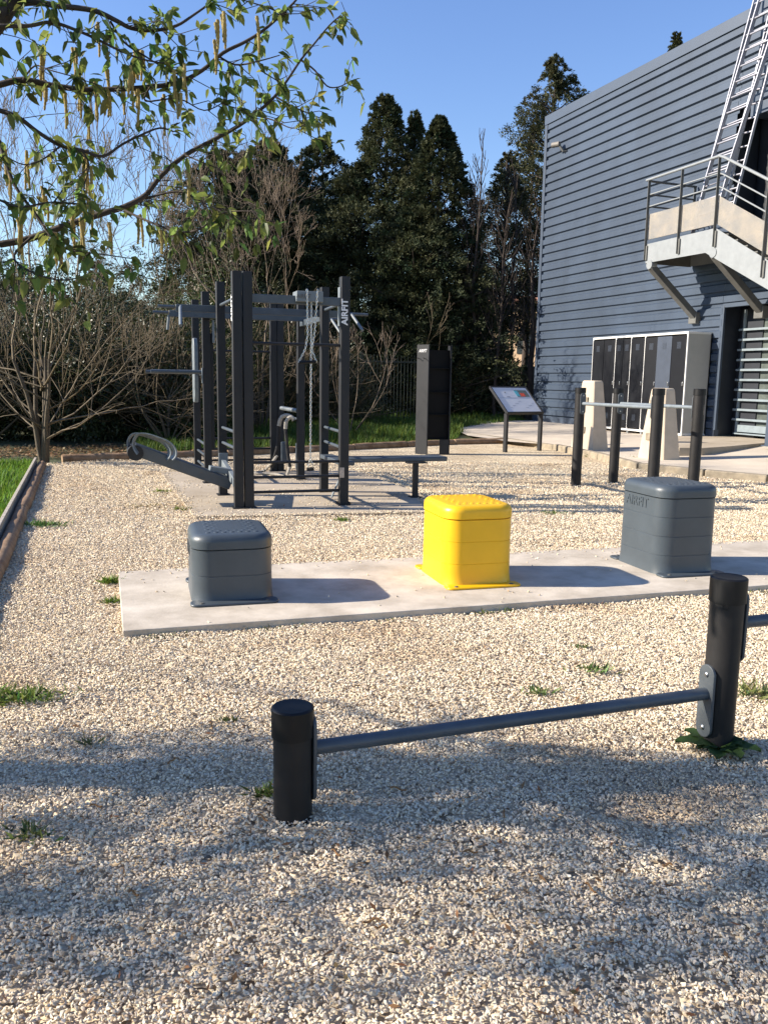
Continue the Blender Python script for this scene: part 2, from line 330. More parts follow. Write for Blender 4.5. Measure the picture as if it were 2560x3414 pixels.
def stones(name, C, size, sink=.35):
    n = len(C); kk = rng.integers(0, len(PRO), n); Vs = []; Fs = []; Ts = []; off = 0
    q = rng.normal(size=(n, 4)); q /= np.linalg.norm(q, axis=1)[:, None]; w, x, y, z = q.T
    Rm = np.stack([1 - 2 * (y * y + z * z), 2 * (x * y - z * w), 2 * (x * z + y * w), 2 * (x * y + z * w), 1 - 2 * (x * x + z * z), 2 * (y * z - x * w), 2 * (x * z - y * w), 2 * (y * z + x * w), 1 - 2 * (x * x + y * y)], -1).reshape(n, 3, 3)
    colr = PAL[rng.choice(len(PAL), n, p=PW / PW.sum())] * (.82 + .26 * rng.random((n, 1))) * np.array([1., .935, .79]) * 1.12 
    pn_ = np.sin(C[:, 0] * 1.7 + 1.3 * np.sin(C[:, 1] * 1.1)) * np.sin(C[:, 1] * 2.3 + C[:, 0] * .6 + .8) + .5 * np.sin(C[:, 0] * 5.3 + 2 * np.sin(C[:, 1] * 3.7)) * np.sin(C[:, 1] * 6.1 + 1)
    pk = np.clip(pn_ - .45, 0, 1)[:, None]; colr = colr * (1 - pk * np.array([[.22, .30, .38]]))
    for k, (pv, pf) in enumerate(PRO):
        I = np.where(kk == k)[0]
        if not len(I): continue
        V = np.einsum('nij,vj->nvi', Rm[I], pv) * size[I][:, None, None]; V[:, :, 2] *= .8
        V += C[I][:, None, :]; F = pf[None] + (np.arange(len(I)) * len(pv))[:, None, None] + off
        Vs.append(V.reshape(-1, 3)); Fs.append(F.reshape(-1, 3)); Ts.append(np.repeat(colr[I], len(pv), 0)); off += len(I) * len(pv)
    return fast(name, np.concatenate(Vs), np.concatenate(Fs), 'stone', tint=np.clip(np.concatenate(Ts), 0, 1))
def sample_band(y0, y1, dens, mgn=.9):
    n = int((y1 - y0) * (2 * (.47 * y1 + mgn)) * dens); P = np.stack([(rng.random(n) * 2 - 1) * (.47 * y1 + mgn), y0 + rng.random(n) * (y1 - y0)], 1)
    return P[np.abs(P[:, 0]) < .475 * P[:, 1] + mgn]
bands = [(1.0, 2.2, 12500, .0075), (2.2, 3.4, 10500, .0078), (3.4, 5., 8000, .0085), (5., 7.2, 5200, .0095), (7.2, 10., 2600, .0115), (10., 15., 1000, .014)]
Cs = []; Ss = []
for y0, y1, dn, sz in bands:
    P = sample_band(y0, y1, dn, .55); P = P[inside(P, bed)]
    on = inside(P, [tuple(p) for p in pad]) | inside(P, [tuple(p) for p in slab])
    P = P[~on]; s = sz * (.5 + .65 * rng.random(len(P)) + .75 * rng.random(len(P)) ** 7)
    z = .002 + rng.random(len(P)) * sz * .6 + .009 * (1 + np.sin(P[:, 0] * 5.1 + 2 * np.sin(P[:, 1] * 3)) * np.sin(P[:, 1] * 6.3 + P[:, 0] * 2))
    Cs.append(np.column_stack([P, z])); Ss.append(s)
# stray chips on the concrete
def stray(poly, z, n, sz, edge=None):
    b = np.array([p[:2] for p in poly]); P = b.min(0) + rng.random((n * 3, 2)) * (b.max(0) - b.min(0)); P = P[inside(P, poly)]
    nz = np.sin(P[:, 0] * 3.1) * np.cos(P[:, 1] * 4.2 + 1) + .4 * rng.normal(size=len(P)); P = P[nz > .1][:n]
    Cs.append(np.column_stack([P, np.full(len(P), z)])); Ss.append(sz * (.6 + .7 * rng.random(len(P))))
stray([tuple(p) for p in pad], .054, 300, .011); stray([tuple(p) for p in slab], .034, 1300, .011)
for fe, zz in (((slab[0], slab[1]), .032), ((slab[0], slab[4]), .03), ((pad[3], pad[2]), .048), ((pad[0], pad[1]), .01)):
    a, b = fe; t = rng.random(900); P = a + (b - a) * t[:, None] + rng.normal(size=(900, 2)) * (.05 if zz > .02 else .03)
    Cs.append(np.column_stack([P, np.full(900, zz) * (zz > .02) + .006])); Ss.append(.010 * (.6 + .7 * rng.random(900)))
C_ = np.concatenate(Cs); S_ = np.concatenate(Ss)
o = stones('gravel', C_, S_); tag(o, 'cream limestone chippings covering the exercise area', 'gravel', kind='stuff'); print('stones', len(C_))

# ================================================================ BUILDING
B = thing('building', W(WP, 20, 0), 'tall blue-grey hall clad in horizontal ribbed metal sheet', 'building')
TEND, ZB, ZT = 23.03, .25, 9.36
pitch = .258; nrib = int((ZT - .28 - ZB - .18) / pitch) + 1
prof = []  # (outward, z) from bottom to top
z = ZB + .18
prof.append((0.0, z))
while z < ZT - .22:
    prof += [(.055, z + .026), (.055, z + .168), (0.0, z + .20), (0.0, z + pitch)]; z += pitch
prof[-1] = (0.0, ZT)
def cladding(name, t0, t1, p, zlo, zhi):
    mb = MB(); vs = []; pr = [(o, z) for o, z in prof if zlo <= z <= zhi]
    for t in (t0, t1): vs += [W(p - o, t, z) for o, z in pr]
    n = len(pr); mb.add(vs, [(i, i + 1, n + i + 1, n + i) for i in range(n - 1)]); return mb.build(name, 'clad', B, smooth=20)
DT0 = 15.17          # edge of the recess
cladding('cladding', DT0, TEND, WP, 0, 20)
RP = WP + .55        # recess back plane
# wall pieces right of the recess edge: band between window and door, wall above window
def flat(name, t0, t1, z0, z1, p, m, thick=.1):
    mb = MB(); c = W(p + thick / 2, (t0 + t1) / 2, (z0 + z1) / 2); ang = math.atan2(WD[1], WD[0]); mb.box(c, (abs(t1 - t0), thick, z1 - z0), ang); return mb.build(name, m, B, bevel=.004)
cladding('cladding', 8, DT0 - .01, WP, 3.25, 4.75)
cladding('cladding', 8, DT0 - .01, WP, 7.35, 20)
flat('sill_trim', 8, DT0, 3.18, 3.27, WP - .04, 'cladtrim', .14)
flat('corner_trim', TEND - .10, TEND + .03, ZB, ZT - .2, WP - .075, 'cladtrim', .3)
flat('fascia', 8, TEND + .03, ZT - .24, ZT + .02, WP - .09, 'cladtrim', .16)
flat('base_trim', DT0, TEND - .1, ZB - .2, ZB + .17, WP - .045, 'cladtrim', .15)
flat('jamb_panel', DT0 - .05, DT0 + .06, ZB + .17, 3.22, WP - .05, 'cladtrim', .06)
flat('recess_wall', 8, DT0 + .2, ZB - .2, ZT - .3, RP + .12, 'darkwall', .15)
mb = MB(); mb.box(W(WP + .33, DT0 + .04, 4.6), (.06, .58, 8.6), math.atan2(WD[1], WD[0])); mb.build('recess_side', 'darkwall', B)
flat('recess_panel', DT0 - .68, DT0 + .0, ZB, 3.2, RP - .05, 'darkwall', .1)
mb = MB()
c1 = W(WP + 10, TEND - .02, 4.7); mb.box(W(WP + 6.2, TEND - .1, 4.7), (.12, 12.2, 9.2), math.atan2(WD[1], WD[0])); mb.build('side_wall', 'cladtrim', B)
mb = MB(); mb.box(W(WP + 6.32, 11, ZT - .06), (24, 12.5, .1), math.atan2(WD[1], WD[0])); mb.build('roof', 'cladtrim', B)
# door: glazed, with horizontal security bars
def grille(name, t0, t1, z0, z1, nb, p, door):
    D = flat(name, t0, t1, z0, z1, p + .06, 'glass', .03)
    off = D.location
    def sub(nm, f, m):
        mb = MB(); f(mb); o = mb.build(nm, m, B, bevel=.003); o.parent = D; return o
    sub('track', lambda m: m.box(W(p - .02, t1 + .18, (z0 + z1) / 2), (.03, .05, z1 - z0 + .1), math.atan2(WD[1], WD[0])), 'grille') if door else None
    ang = math.atan2(WD[1], WD[0])
    sub('frame', lambda m: m.box(W(p, t1 - .02, (z0 + z1) / 2), (.06, .05, z1 - z0), ang), 'grille')
    if door: sub('kick_plate', lambda m: (m.box(W(p, (t0 + t1) / 2, z0 + .1), (t1 - t0, .04, .16), ang), m.box(W(p - .03, (t0 + t1) / 2, z0 - .02), (t1 - t0, .1, .03), ang)), 'grille')
    for i in range(nb):
        zz = z0 + .3 + (z1 - z0 - (.75 if door else .4)) * i / (nb - 1)
        sub('security_bar', lambda m: m.box(W(p - .045, (t0 + t1) / 2 + .03, zz), (t1 - t0 + .12, .03, .05), ang), 'grille')
    return D
grille('door', 11.5, 15.02 - .0, ZB + .12, 3.15, 10, RP - .08, True)
D2 = grille('window', 11.0, 14.55, 4.8, 7.1, 11, RP - .08, False)
mb = MB(); mb.box(W(RP - .2, 13.9, 2.75), (.9, .02, .16), math.atan2(WD[1], WD[0])); 
# projecting window-head box and right-hand blue column
flat('window_head', 10, DT0 - .35, 7.15, 7.4, WP - .03, 'cladtrim', .6)
mbp = MB(); c = g(2556, 1487, .27); mbp.box((c[0] + .06, c[1], .27 + .75), (.16, .16, 1.5), R(20)); cp = thing('blue_post', (c[0] + .06, c[1], .2), 'short blue steel post standing at the right edge before the barred door', 'post')
mbp.build('post', 'cladtrim', cp, bevel=.01); mbp = MB(); mbp.box((c[0] + .06, c[1], .275), (.24, .24, .02), R(20)); mbp.build('base_plate', 'cladtrim', cp)
# wall spotlight
LP = np.array(W(WP - .28, 21.95, 8.33)); sp = thing('wall_floodlight', W(WP - .04, 21.9, 8.2), 'small beige cylindrical floodlight high on the ribbed wall corner', 'floodlight')
mb = MB(); a = Vector(W(WP - .20, 22.0, 8.33)); bq = Vector(W(WP - .32, 22.22, 8.33)); mb.tube([a, bq], .075, 16); mb.build('housing', 'lamp', sp, bevel=.01)
mb = MB(); mb.tube([a + Vector((0, 0, -.05)), Vector(W(WP - .12, 21.93, 8.12)), Vector(W(WP - .03, 21.9, 8.12))], .035, 8); mb.build('bracket', 'galvdark', sp)

# ---------------------------------------------------------------- outside staircase
PO = 12.75     # outer edge of the landing
ang = math.atan2(WD[1], WD[0])
ST = thing('outside_staircase', W(PO + .6, 15.2, 4.2), 'galvanised steel landing and stair bolted high on the blue wall', 'staircase')
t_end, t_turn, t_low = 16.25, 14.08, 10.6
zf = 4.62      # landing floor
sl_ = (5.33 - 6.04) / (14.1 - 12.84)      # fall of the flight per metre
sl_ = -.56
def zf_at(t): return zf + (t - t_turn) * (-sl_) if t < t_turn else zf
# stringer plates
def stringer(p):
    mb = MB(); h = .42
    pts = [(t_end, zf), (t_turn, zf + .02), (t_low, zf_at(t_low)), (t_low, zf_at(t_low) - h), (t_turn + .25, zf - h - .02), (t_end, zf - h)]
    for a, b in ((p - .005, p + .005),):
        vs = [W(a, t, z) for t, z in pts] + [W(b, t, z) for t, z in pts]; n = len(pts)
        mb.add(vs, [tuple(range(n)), tuple(range(2 * n - 1, n - 1, -1))] + [(i, (i + 1) % n, n + (i + 1) % n, n + i) for i in range(n)])
    return mb
stringer(PO).build('stringer', 'galv', ST); stringer(WP - .12).build('stringer', 'galv', ST)
mb = MB()
for k in range(14):
    t = t_turn - .15 - k * .27; mb.box(W((PO + WP) / 2, t, zf_at(t) - .05 - .0), (.26, WP - PO - .16, .03), ang)
mb.build('treads', 'galvdark', ST)
mb = MB(); mb.box(W((PO + WP) / 2 - .05, (t_end + t_turn) / 2, zf - .06), (t_end - t_turn, WP - PO - .2, .05), ang); mb.build('landing_floor', 'galvdark', ST)
mb = MB(); mb.box(W((PO + WP) / 2 - .05, t_end, zf - .25), (.02, WP - PO - .1, .36), ang); mb.build('end_plate', 'galvdark', ST); mb = MB(); mb.box(W((PO + WP) / 2 - .05, t_turn, zf - .25), (.02, WP - PO - .1, .34), ang); mb.build('end_plate', 'galvdark', ST)
zr = zf + 1.42
def rail(p, dz, r, name, m, ext=0):
    mb = MB(); mb.tube([W(p, t_end + ext, zf + dz), W(p, t_turn + .02, zf + dz + .01), W(p, t_turn - .12, zf + dz - .05), W(p, t_low, zf_at(t_low) + dz)], r, 10); mb.build(name, m, ST)
rail(PO - .02, 1.42, .030, 'handrail', 'galv', .12); rail(PO, 1.09, .016, 'guard_rail', 'galv'); rail(PO, .83, .016, 'guard_rail', 'galv')
for dz, r in ((1.38, .026), (1.09, .02), (.83, .02)):
    mb = MB(); mb.tube([W(PO, t_end, zf + dz), W(WP - .1, t_end, zf + dz)], r, 8); mb.build('end_rail', 'galvdark', ST)
for t in (t_end, (t_end + t_turn) / 2, t_turn, t_turn - 1.35, t_turn - 2.7):
    mb = MB(); z0 = zf_at(t); mb.box(W(PO - .03, t, z0 + .52), (.012, .07, 1.75), ang); mb.box(W(PO - .025, t - .03, z0 - .2), (.05, .02, .32), ang); mb.build('baluster_post', 'galvdark', ST, bevel=.003)
for t in (t_end,):
    mb = MB(); mb.box(W(WP - .13, t, zf + .62), (.012, .07, 1.55), ang); mb.build('baluster_post', 'galvdark', ST)
# perforated kick panel
def perf():
    m = mat('perforated_sheet', (.25, .245, .235), .6, .1, noise=.15, nscale=3, col2=(.33, .29, .235)); n = m.node_tree; L = n.links
    tc = n.nodes.new('ShaderNodeTexCoord'); v = n.nodes.new('ShaderNodeTexVoronoi'); v.inputs['Scale'].default_value = 170; v.inputs['Randomness'].default_value = 0; L.new(tc.outputs['Object'], v.inputs['Vector'])
    c = n.nodes.new('ShaderNodeMath'); c.operation = 'LESS_THAN'; c.inputs[1].default_value = .42; L.new(v.outputs['Distance'], c.inputs[0])
    mul = n.nodes.new('ShaderNodeMath'); mul.operation = 'MULTIPLY'; mul.inputs[1].default_value = .75; L.new(c.outputs[0], mul.inputs[0])
    tr = n.nodes.new('ShaderNodeBsdfTransparent'); ms = n.nodes.new('ShaderNodeMixShader'); L.new(mul.outputs[0], ms.inputs[0]); b = n.nodes['Principled BSDF']
    L.new(b.outputs[0], ms.inputs[1]); L.new(tr.outputs[0], ms.inputs[2]); L.new(ms.outputs[0], n.nodes['Material Output'].inputs[0]); return m
MT['perf'] = perf()
mb = MB(); pts = [(t_end, .10), (t_turn, .10), (t_low, .10), (t_low, .66), (t_turn, .66), (t_end, .66)]
for pa in (PO + .012,):
    vs = [W(pa, t, zf_at(t) + z) for t, z in pts] + [W(pa + .004, t, zf_at(t) + z) for t, z in pts]
    mb.add(vs, [(0, 1, 4, 5), (1, 2, 3, 4), (11, 10, 7, 6), (10, 9, 8, 7)])
mb.build('perforated_panel', 'perf', ST, smooth=0)
# braces to the wall
for t in (t_end - .15, t_turn + .02):
    mb = MB(); a = Vector(W(PO + .05, t, zf - .52)); bq = Vector(W(WP - .08, t - .12, zf - 1.62)); mb.bar(a, bq, .14, .16, (WD[0], WD[1], 0)); mb.build('brace', 'galvdark', ST, bevel=.008)
    mb = MB(); mb.tube([W(PO - .02, t, zf - .47), W(PO + .13, t, zf - .47)], .1, 14); mb.build('brace_hinge', 'galv', ST)
    mb = MB(); mb.box(W(WP - .09, t - .1, zf - 1.62), (.25, .16, .26), ang); mb.build('wall_bracket', 'galvdark', ST, bevel=.01)
# bulkhead lamp under the flight
bl = thing('bulkhead_lamp', W(WP - .1, 13.55, 3.85), 'round cream bulkhead lamp on the shaded wall under the stair', 'lamp')
mb = MB(); mb.tube([W(WP - .02, 13.4, 3.93), W(WP - .14, 13.4, 3.93), W(WP - .2, 13.4, 3.93)], [.2, .2, .12], 18); mb.build('lamp_cover', 'lamp', bl, bevel=.01)

# ---------------------------------------------------------------- ladder leaning over the landing
def pt(px, py, p):    # point on a plane parallel to the wall
    d = ray(px, py); n3 = np.array([WN[0], WN[1], 0]); return Vector(np.array([0, 0, CH]) + d * (p / (d @ n3)))
LD = thing('extension_ladder', pt(2340, 800, 13.2), 'aluminium extension ladder standing on the stair landing against the roof edge', 'ladder')
def ladsec(b0, b1, t0, t1, rails, nr, name, w=.03, h=.09):
    mb = MB()
    A0 = pt(*b0); A1 = pt(*t0); B0 = pt(*b1); B1 = pt(*t1)
    side = (B0 - A0).normalized(); nrm = side.cross((A1 - A0).normalized())
    for p, q in ((A0, A1), (B0, B1)): mb.bar(p, q, h, w, side)
    for i in range(nr):
        f = (i + .6) / nr; mb.tube([A0.lerp(A1, f), B0.lerp(B1, f)], .019, 8)
    return mb.build(name, 'alu', LD, bevel=.003)
ladsec((2303, 796, 13.1), (2371, 775, 13.1), (2532, -60, 13.95), (2625, -110, 13.95), 0, 17, 'lower_section')
ladsec((2350, 612, 13.2), (2418, 590, 13.2), (2552, -70, 13.88), (2650, -120, 13.88), 0, 13, 'upper_section')
L2 = thing('aluminium_ladder', pt(2420, 730, 13.3), 'second narrower ladder stacked edge-on behind the extension ladder', 'ladder'); _LD = LD; LD = L2
ladsec((2402, 752, 13.25), (2430, 744, 13.25), (2588, -60, 13.92), (2640, -75, 13.92), 0, 17, 'rails', .03, .06)
LD = _LD

# ---------------------------------------------------------------- lockers against the wall
p0, p1_ = 13.4, WP - .06; t0, t1 = 15.41, 19.05; zl, zh = .30, 2.62
LK = thing('locker_bank', W((p0 + p1_) / 2, 17.2, zl), 'bank of black doored lockers in a white frame against the ribbed wall', 'lockers')
mb = MB(); pm = (p0 + p1_) / 2; dp = p1_ - p0
mb.box(W(pm, (t0 + t1) / 2, zh), (t1 - t0, dp, .05), ang); mb.build('case', 'lockframe', LK, bevel=.004); mb = MB(); mb.box(W(pm, (t0 + t1) / 2, zl), (t1 - t0, dp, .05), ang)
mb.build('case', 'lockframe', LK, bevel=.004)
mb = MB(); mb.box(W(p1_ - .02, (t0 + t1) / 2, (zl + zh) / 2), (t1 - t0, .03, zh - zl), ang); mb.build('back_panel', 'lockdoor', LK)
for t in (t0, t1): mb = MB(); mb.box(W(pm + .01, t + (.02 if t == t0 else -.02), (zl + zh) / 2), (.03, dp - .02, zh - zl - .02), ang); mb.build('side_panel', 'lockshade', LK, bevel=.003)
edges = [19.03, 18.05, 17.43, 16.9, 16.45, 15.93, 15.43]
for i, t in enumerate(edges):
    if i in (0, 1, 2, 3, 6): mb = MB(); mb.box(W(p0 + .015, t, (zl + zh) / 2), (.035, .035, zh - zl + .02), ang); mb.build('stile', 'lockframe', LK, bevel=.003)
    mb = MB(); mb.box(W(p0 + .06, t, zl - .07), (.06, .06, .12), ang); mb.build('foot', 'galv', LK)
for i, (a, b) in enumerate(zip(edges[:-1], edges[1:])):
    sub = 2 if i in (0, 1) else 1
    w_ = (a - b) / sub
    for k in range(sub):
        tc_ = a - w_ * (k + .5); op = (.02, .05, .03, .12, .03, .02)[i] + .03 * k
        T = Matrix.Translation(W(p0 - .01, a - w_ * k - .02, (zl + zh) / 2)) @ Matrix.Rotation(ang + op, 4, 'Z')
        mb = MB(T); mb.box((-(w_ - .03) / 2, 0, 0), (w_ - .035, .02, zh - zl - .12)); D = mb.build('door', 'lockdoor2' if i == 4 else 'lockdoor', LK, bevel=.003)
        mb = MB(T); 
        for q in range(7): mb.box((-(w_ - .03) / 2, .014, .95 - q * .022), (.13, .004, .010)); mb.box((-(w_ - .03) / 2, .014, -.78 - q * .022), (.13, .004, .010))
        v = mb.build('vent', 'lockdoor2', LK); v.parent = D
        mb = MB(T); mb.box((-(w_ - .07), .02, 0), (.03, .03, .09)); v = mb.build('handle', 'screw', LK, bevel=.004); v.parent = D

# ================================================================ JUMP BOXES
def rrect(a, b, r, n=7):
    out = []
    for sx, sy, s0 in ((1, 1, 0), (-1, 1, 90), (-1, -1, 180), (1, -1, 270)):
        for k in range(n + 1):
            t = R(s0 + 90 * k / n); out.append((sx * (a - r) + r * math.cos(t), sy * (b - r) + r * math.sin(t)))
    return out
def jump_box(loc, rz, h, bands_, m, label, txt):
    o = thing('jump_box', loc, label, 'jump box', 'round-cornered plastic jump boxes on the concrete strip', rz)
    A, Bq, RR = .252, .305, .125
    def lev(z, e=0.): 
        k = 1 - z / h; f = .004 * k; fl = .016 * max(0, 1 - z / .09) ** 2.0      # flare towards the foot
        return [(x, y, z) for x, y in rrect(A + f + fl * .25 - e, Bq + f + fl - e, RR + f)]
    zl = h - .095; secs = []; zs = [0.0, .012, .03, .05, .075, .1]; seams = [zl - (zl - .0) * (i / bands_) for i in range(1, bands_)]
    allz = sorted(set(zs + [zl - .004] + [s for s in np.linspace(.13, zl - .03, 6)])); lv = [(z, 0) for z in allz if all(abs(z - s) > .012 for s in seams)]
    for s in seams: lv += [(s - .003, 0), (s - .001, .0022), (s + .001, .0022), (s + .003, 0)]
    for z, e in sorted(lv): secs.append(lev(z, e))
    mb = MB(); mb.loft(secs); mb.build('body', m, o, local=True, smooth=28)
    mb = MB(); secs = [lev(zl - .003, .012), lev(zl + .002, .010), lev(zl + .004, -.004)]
    for k in range(9):
        t = R(90 * k / 8); rr = .05; z = h - rr + rr * math.sin(t); e = rr * (1 - math.cos(t)) - .005
        secs.append([(x, y, z) for x, y in rrect(A - e, Bq - e, max(.05, RR - e))])
    # slightly crowned top
    for e in (.08, .14, .19): secs.append([(x, y, h + .006 * (e / .19)) for x, y in rrect(A - e, Bq - e, max(.01, RR - e))])
    mb.loft(secs)
    for i in range(9):
        for j in range(7):
            x = -.15 + .05 * j + (.025 if i % 2 else 0); y = -.215 + .0535 * i
            if abs(x) > .165: continue
            rings = []
            for rr, zz in ((.0175, 0), (.0145, .0032), (.007, .0046)): rings.append([(x + rr * math.cos(t), y + rr * math.sin(t), h + zz + .0015) for t in [2 * math.pi * q / 12 for q in range(12)]])
            mb.loft(rings, capb=False)
    mb.build('lid', m, o, local=True, smooth=40)
    # mounting flange front and back with bolts
    for s in (-1, 1):
        mb = MB(); pl = [(x, y) for x, y in rrect(A + .020, .062, .04, 5)]
        mb.prism([(x, y + s * (Bq + (.03 if s < 0 else .0))) for x, y in pl], 0.0, .016); mb.build('flange', m, o, bevel=.006, local=True)
        for q in (-1, 1):
            mb = MB(); yb = s * (Bq + (.060 if s < 0 else .036)); mb.tube([(q * (A - .05), yb, .014), (q * (A - .05), yb, .022)], .010, 6); mb.tube([(q * (A - .05), yb, .014), (q * (A - .05), yb, .0175)], .016, 14); mb.build('bolt', 'galvdark', o, local=True)
    if txt:
        T = Matrix.Translation((-(A + .0040), .03 if txt == 1 else .13, h - .155)) @ Matrix.Rotation(R(-90), 4, 'Z') @ Matrix.Rotation(R(90), 4, 'X')
        text('raised_lettering', 'AIRFIT', .105, m, o, T, extrude=.0014, bold=0.)
    return o
AZ = R(17)
def boxpos(px, py): # from the front-left corner of the flange
    c = g(px, py, .05); fl = Vector((c[0], c[1], .05)); return fl + Matrix.Rotation(AZ, 3, 'Z') @ Vector((.252, .305 + .082, 0))
jump_box(boxpos(652, 2026), R(16), .43, 2, 'boxgrey', 'lowest slate grey jump box, at the left end of the concrete strip', 2)
jump_box(boxpos(1506, 1969), R(16), .56, 3, 'boxyellow', 'bright yellow jump box in the middle of the concrete strip', 0)
jump_box(boxpos(2220, 1928), R(16), .665, 4, 'boxgrey', 'tallest slate grey jump box, nearest the parallel bars', 1)

# ================================================================ ROUND-POST BARS
def round_post(parent, x, y, h, r, name='post', caph=.075):
    mb = MB(); mb.tube([(x, y, -.05), (x, y, h - .01)], r, 28); p = mb.build(name, 'pole', parent)
    mb = MB(); mb.loft([[(x + q * math.cos(t), y + q * math.sin(t), z) for t in [2 * math.pi * k / 32 for k in range(32)]] for q, z in ((r + .006, h - caph), (r + .006, h - .006), (r + .001, h - .001), (r - .004, h), (r - .010, h - .002), (.02, h - .001))]); c = mb.build('cap', 'cap', parent, smooth=40); c.parent = p; c.matrix_parent_inverse = Matrix(); return p
def bracket(parent, p, q, z, h=.22, w=.055, r=.07):
    """curved-in plate on post p facing q, with two screws"""
    d = Vector((q[0] - p[0], q[1] - p[1], 0)).normalized(); s = Vector((-d.y, d.x, 0)); c = Vector((p[0], p[1], z)) + d * (r + .004)
    pts = []
    for k in range(24):
        t = 2 * math.pi * k / 24; pts.append((w * math.cos(t), (h / 2 - w) * (1 if math.sin(t) > 0 else -1) + w * math.sin(t)))
    vs = [c + s * a + Vector((0, 0, b)) + d * e for e in (-.008, .004) for a, b in pts]; n = 24
    mb = MB(); mb.add(vs, [tuple(range(n)), tuple(range(2 * n - 1, n - 1, -1))] + [(i, (i + 1) % n, n + (i + 1) % n, n + i) for i in range(n)]); o = mb.build('bracket', 'bracket', parent, bevel=.002)
    for sgn in (-1, 1):
        mb = MB(); e = c + Vector((0, 0, sgn * (h / 2 - .04))); mb.tube([e, e + d * .008, e + d * .011], [.010, .010, .006], 10); v = mb.build('screw', 'screw', parent); v.parent = o
    return o
# low hurdle in front
pL = g(977, 2722); pR = g(2383, 2490); RL = .0645
HU = thing('hurdle_bars', (pR[0], pR[1], 0), 'low and middle hurdle tubes on black capped posts in the front gravel', 'exercise bars')
HL, HR = .39, .71
round_post(HU, pL[0], pL[1], HL, RL, caph=.10); round_post(HU, pR[0], pR[1], HR, RL, caph=.10)
dv = (pR - pL)[:2] / np.linalg.norm((pR - pL)[:2]); pE = pR[:2] + dv * 1.75; round_post(HU, pE[0], pE[1], HR + .3, RL)
zb1 = .235; mb = MB(); a = pL[:2] + dv * RL; b = pR[:2] - dv * RL; mb.tube([(*a, zb1), (*b, zb1)], .0245, 24); mb.build('bar', 'bar', HU)
bracket(HU, pR, pL, zb1 - .03, .30, .042, RL); bracket(HU, pL, pR, zb1 - .03, .30, .042, RL)
zb2 = .515; a = pR[:2] + dv * RL; b = pE[:2] - dv * RL; mb = MB(); mb.tube([(*a, zb2), (*b, zb2)], .0245, 24); mb.build('bar', 'bar', HU); bracket(HU, pR, pE, zb2 - .01, .30, .042, RL); bracket(HU, pE, pR, zb2, .30, .042, RL)
mb = MB(); c = Vector((pR[0], pR[1], .60)) + Vector((-.45, -.89, 0)).normalized() * RL; mb.tube([c, c + Vector((-.45, -.89, 0)).normalized() * .006], .012, 12); mb.build('plug', 'cap', HU)
# parallel bars
PP = [g(1918, 1620)[:2], g(2042, 1611)[:2], dep(2196, 1290, 10.2)[:2], dep(2333, 1290, 10.45)[:2]]
for i, (a, b, nm, lab) in enumerate(((0, 2, 'near', 'nearer'), (1, 3, 'far', 'farther'))):
    P, Q = PP[a], PP[b]; T = thing('parallel_bar', (*P, 0), f'{lab} waist-high grey tube of the parallel bars between two black posts', 'exercise bar', 'pair of parallel bars')
    dd = (Q - P) / np.linalg.norm(Q - P)
    round_post(T, *P, 1.385, .070, caph=.075); round_post(T, *Q, 1.40, .070, caph=.08)
    mb = MB(); mb.tube([(*(P + dd * .07), 1.165), (*(Q - dd * .07), 1.165)], .024, 16); mb.build('bar', 'plate', T)
    bracket(T, P, Q, 1.165, .30, .045, .07); bracket(T, Q, P, 1.165, .30, .045, .07)
    if b == 3:
        mb = MB(); c = Vector((*Q, 1.14)); dr = Vector((-.02, -1, 0)).normalized(); mb.box(c + dr * .071 + Vector((.028, .012, 0)), (.045, .004, .125), R(22)); mb.build('info_label', 'sticker', T)

# ================================================================ WORKOUT RIG
RA = R(19.0); RO = Vector((-1.6, 9.03, 0)); RT = Matrix.Translation(RO) @ Matrix.Rotation(RA, 4, 'Z')
RG = thing('workout_rig', RO, 'dark grey multi-station workout rig of square posts on the concrete slab', 'workout rig')
def rp(u, v, z=0): return RT @ Vector((u, v, z))
PW_, RH = .098, 2.555
posts = dict(A1=(0, 0), A1b=(.112, -.01), A2=(-.02, 1.08), A3=(-.045, 2.31), A4=(-.04, 3.58), B1=(1.185, -.03), B2=(1.225, .1), C=(1.255, 1.1), D=(1.27, 2.45), E1=(1.11, 3.58), E2=(1.215, 3.58))
for k, (u, v) in posts.items():
    mb = MB(RT); mb.box((u, v, RH / 2 + .02), (PW_, PW_, RH - .03)); p = mb.build('post', 'post', RG, bevel=.004)
    mb = MB(RT); mb.box((u, v, .037), (PW_ + .05, PW_ + .05, .012)); q = mb.build('base_plate', 'post', RG, bevel=.002); q.parent = p
def rbar(name, a, b, w, h, m='bar', bevel=.004): mb = MB(); mb.bar(rp(*a), rp(*b), w, h); return mb.build(name, m, RG, bevel=bevel)
def rtube(name, pts, r, m='bar', n=12): mb = MB(); mb.tube([rp(*p) for p in pts], r, n); return mb.build(name, m, RG)
hb = PW_ / 2
rbar('front_beam', (.161, 0, 2.29), (1.136, -.03, 2.29), .05, .09)
for z in (1.82, .53, .365, .20): rtube('rung', [(.16, -.01, z), (1.137, -.03, z)], .0165, 'post')
for z in (1.84, .54, .38, .21): rtube('rung', [(.01, 3.58, z), (1.06, 3.58, z)], .0165, 'post')
for z in (.855, .675, 2.29): rtube('side_rung', [(0, .05, z), (-.02, 1.03, z)], .018)
for z in (.53, .375, .21): rtube('side_rung', [(-.045, 2.36, z), (-.04, 3.53, z)], .018)
for z in (.855, .675, 2.29): rtube('side_rung', [(1.19, .05, z), (1.255, 1.05, z)], .018)
for z in (.88,): rtube('side_rung', [(1.27, 2.5, z), (1.215, 3.53, z)], .018)
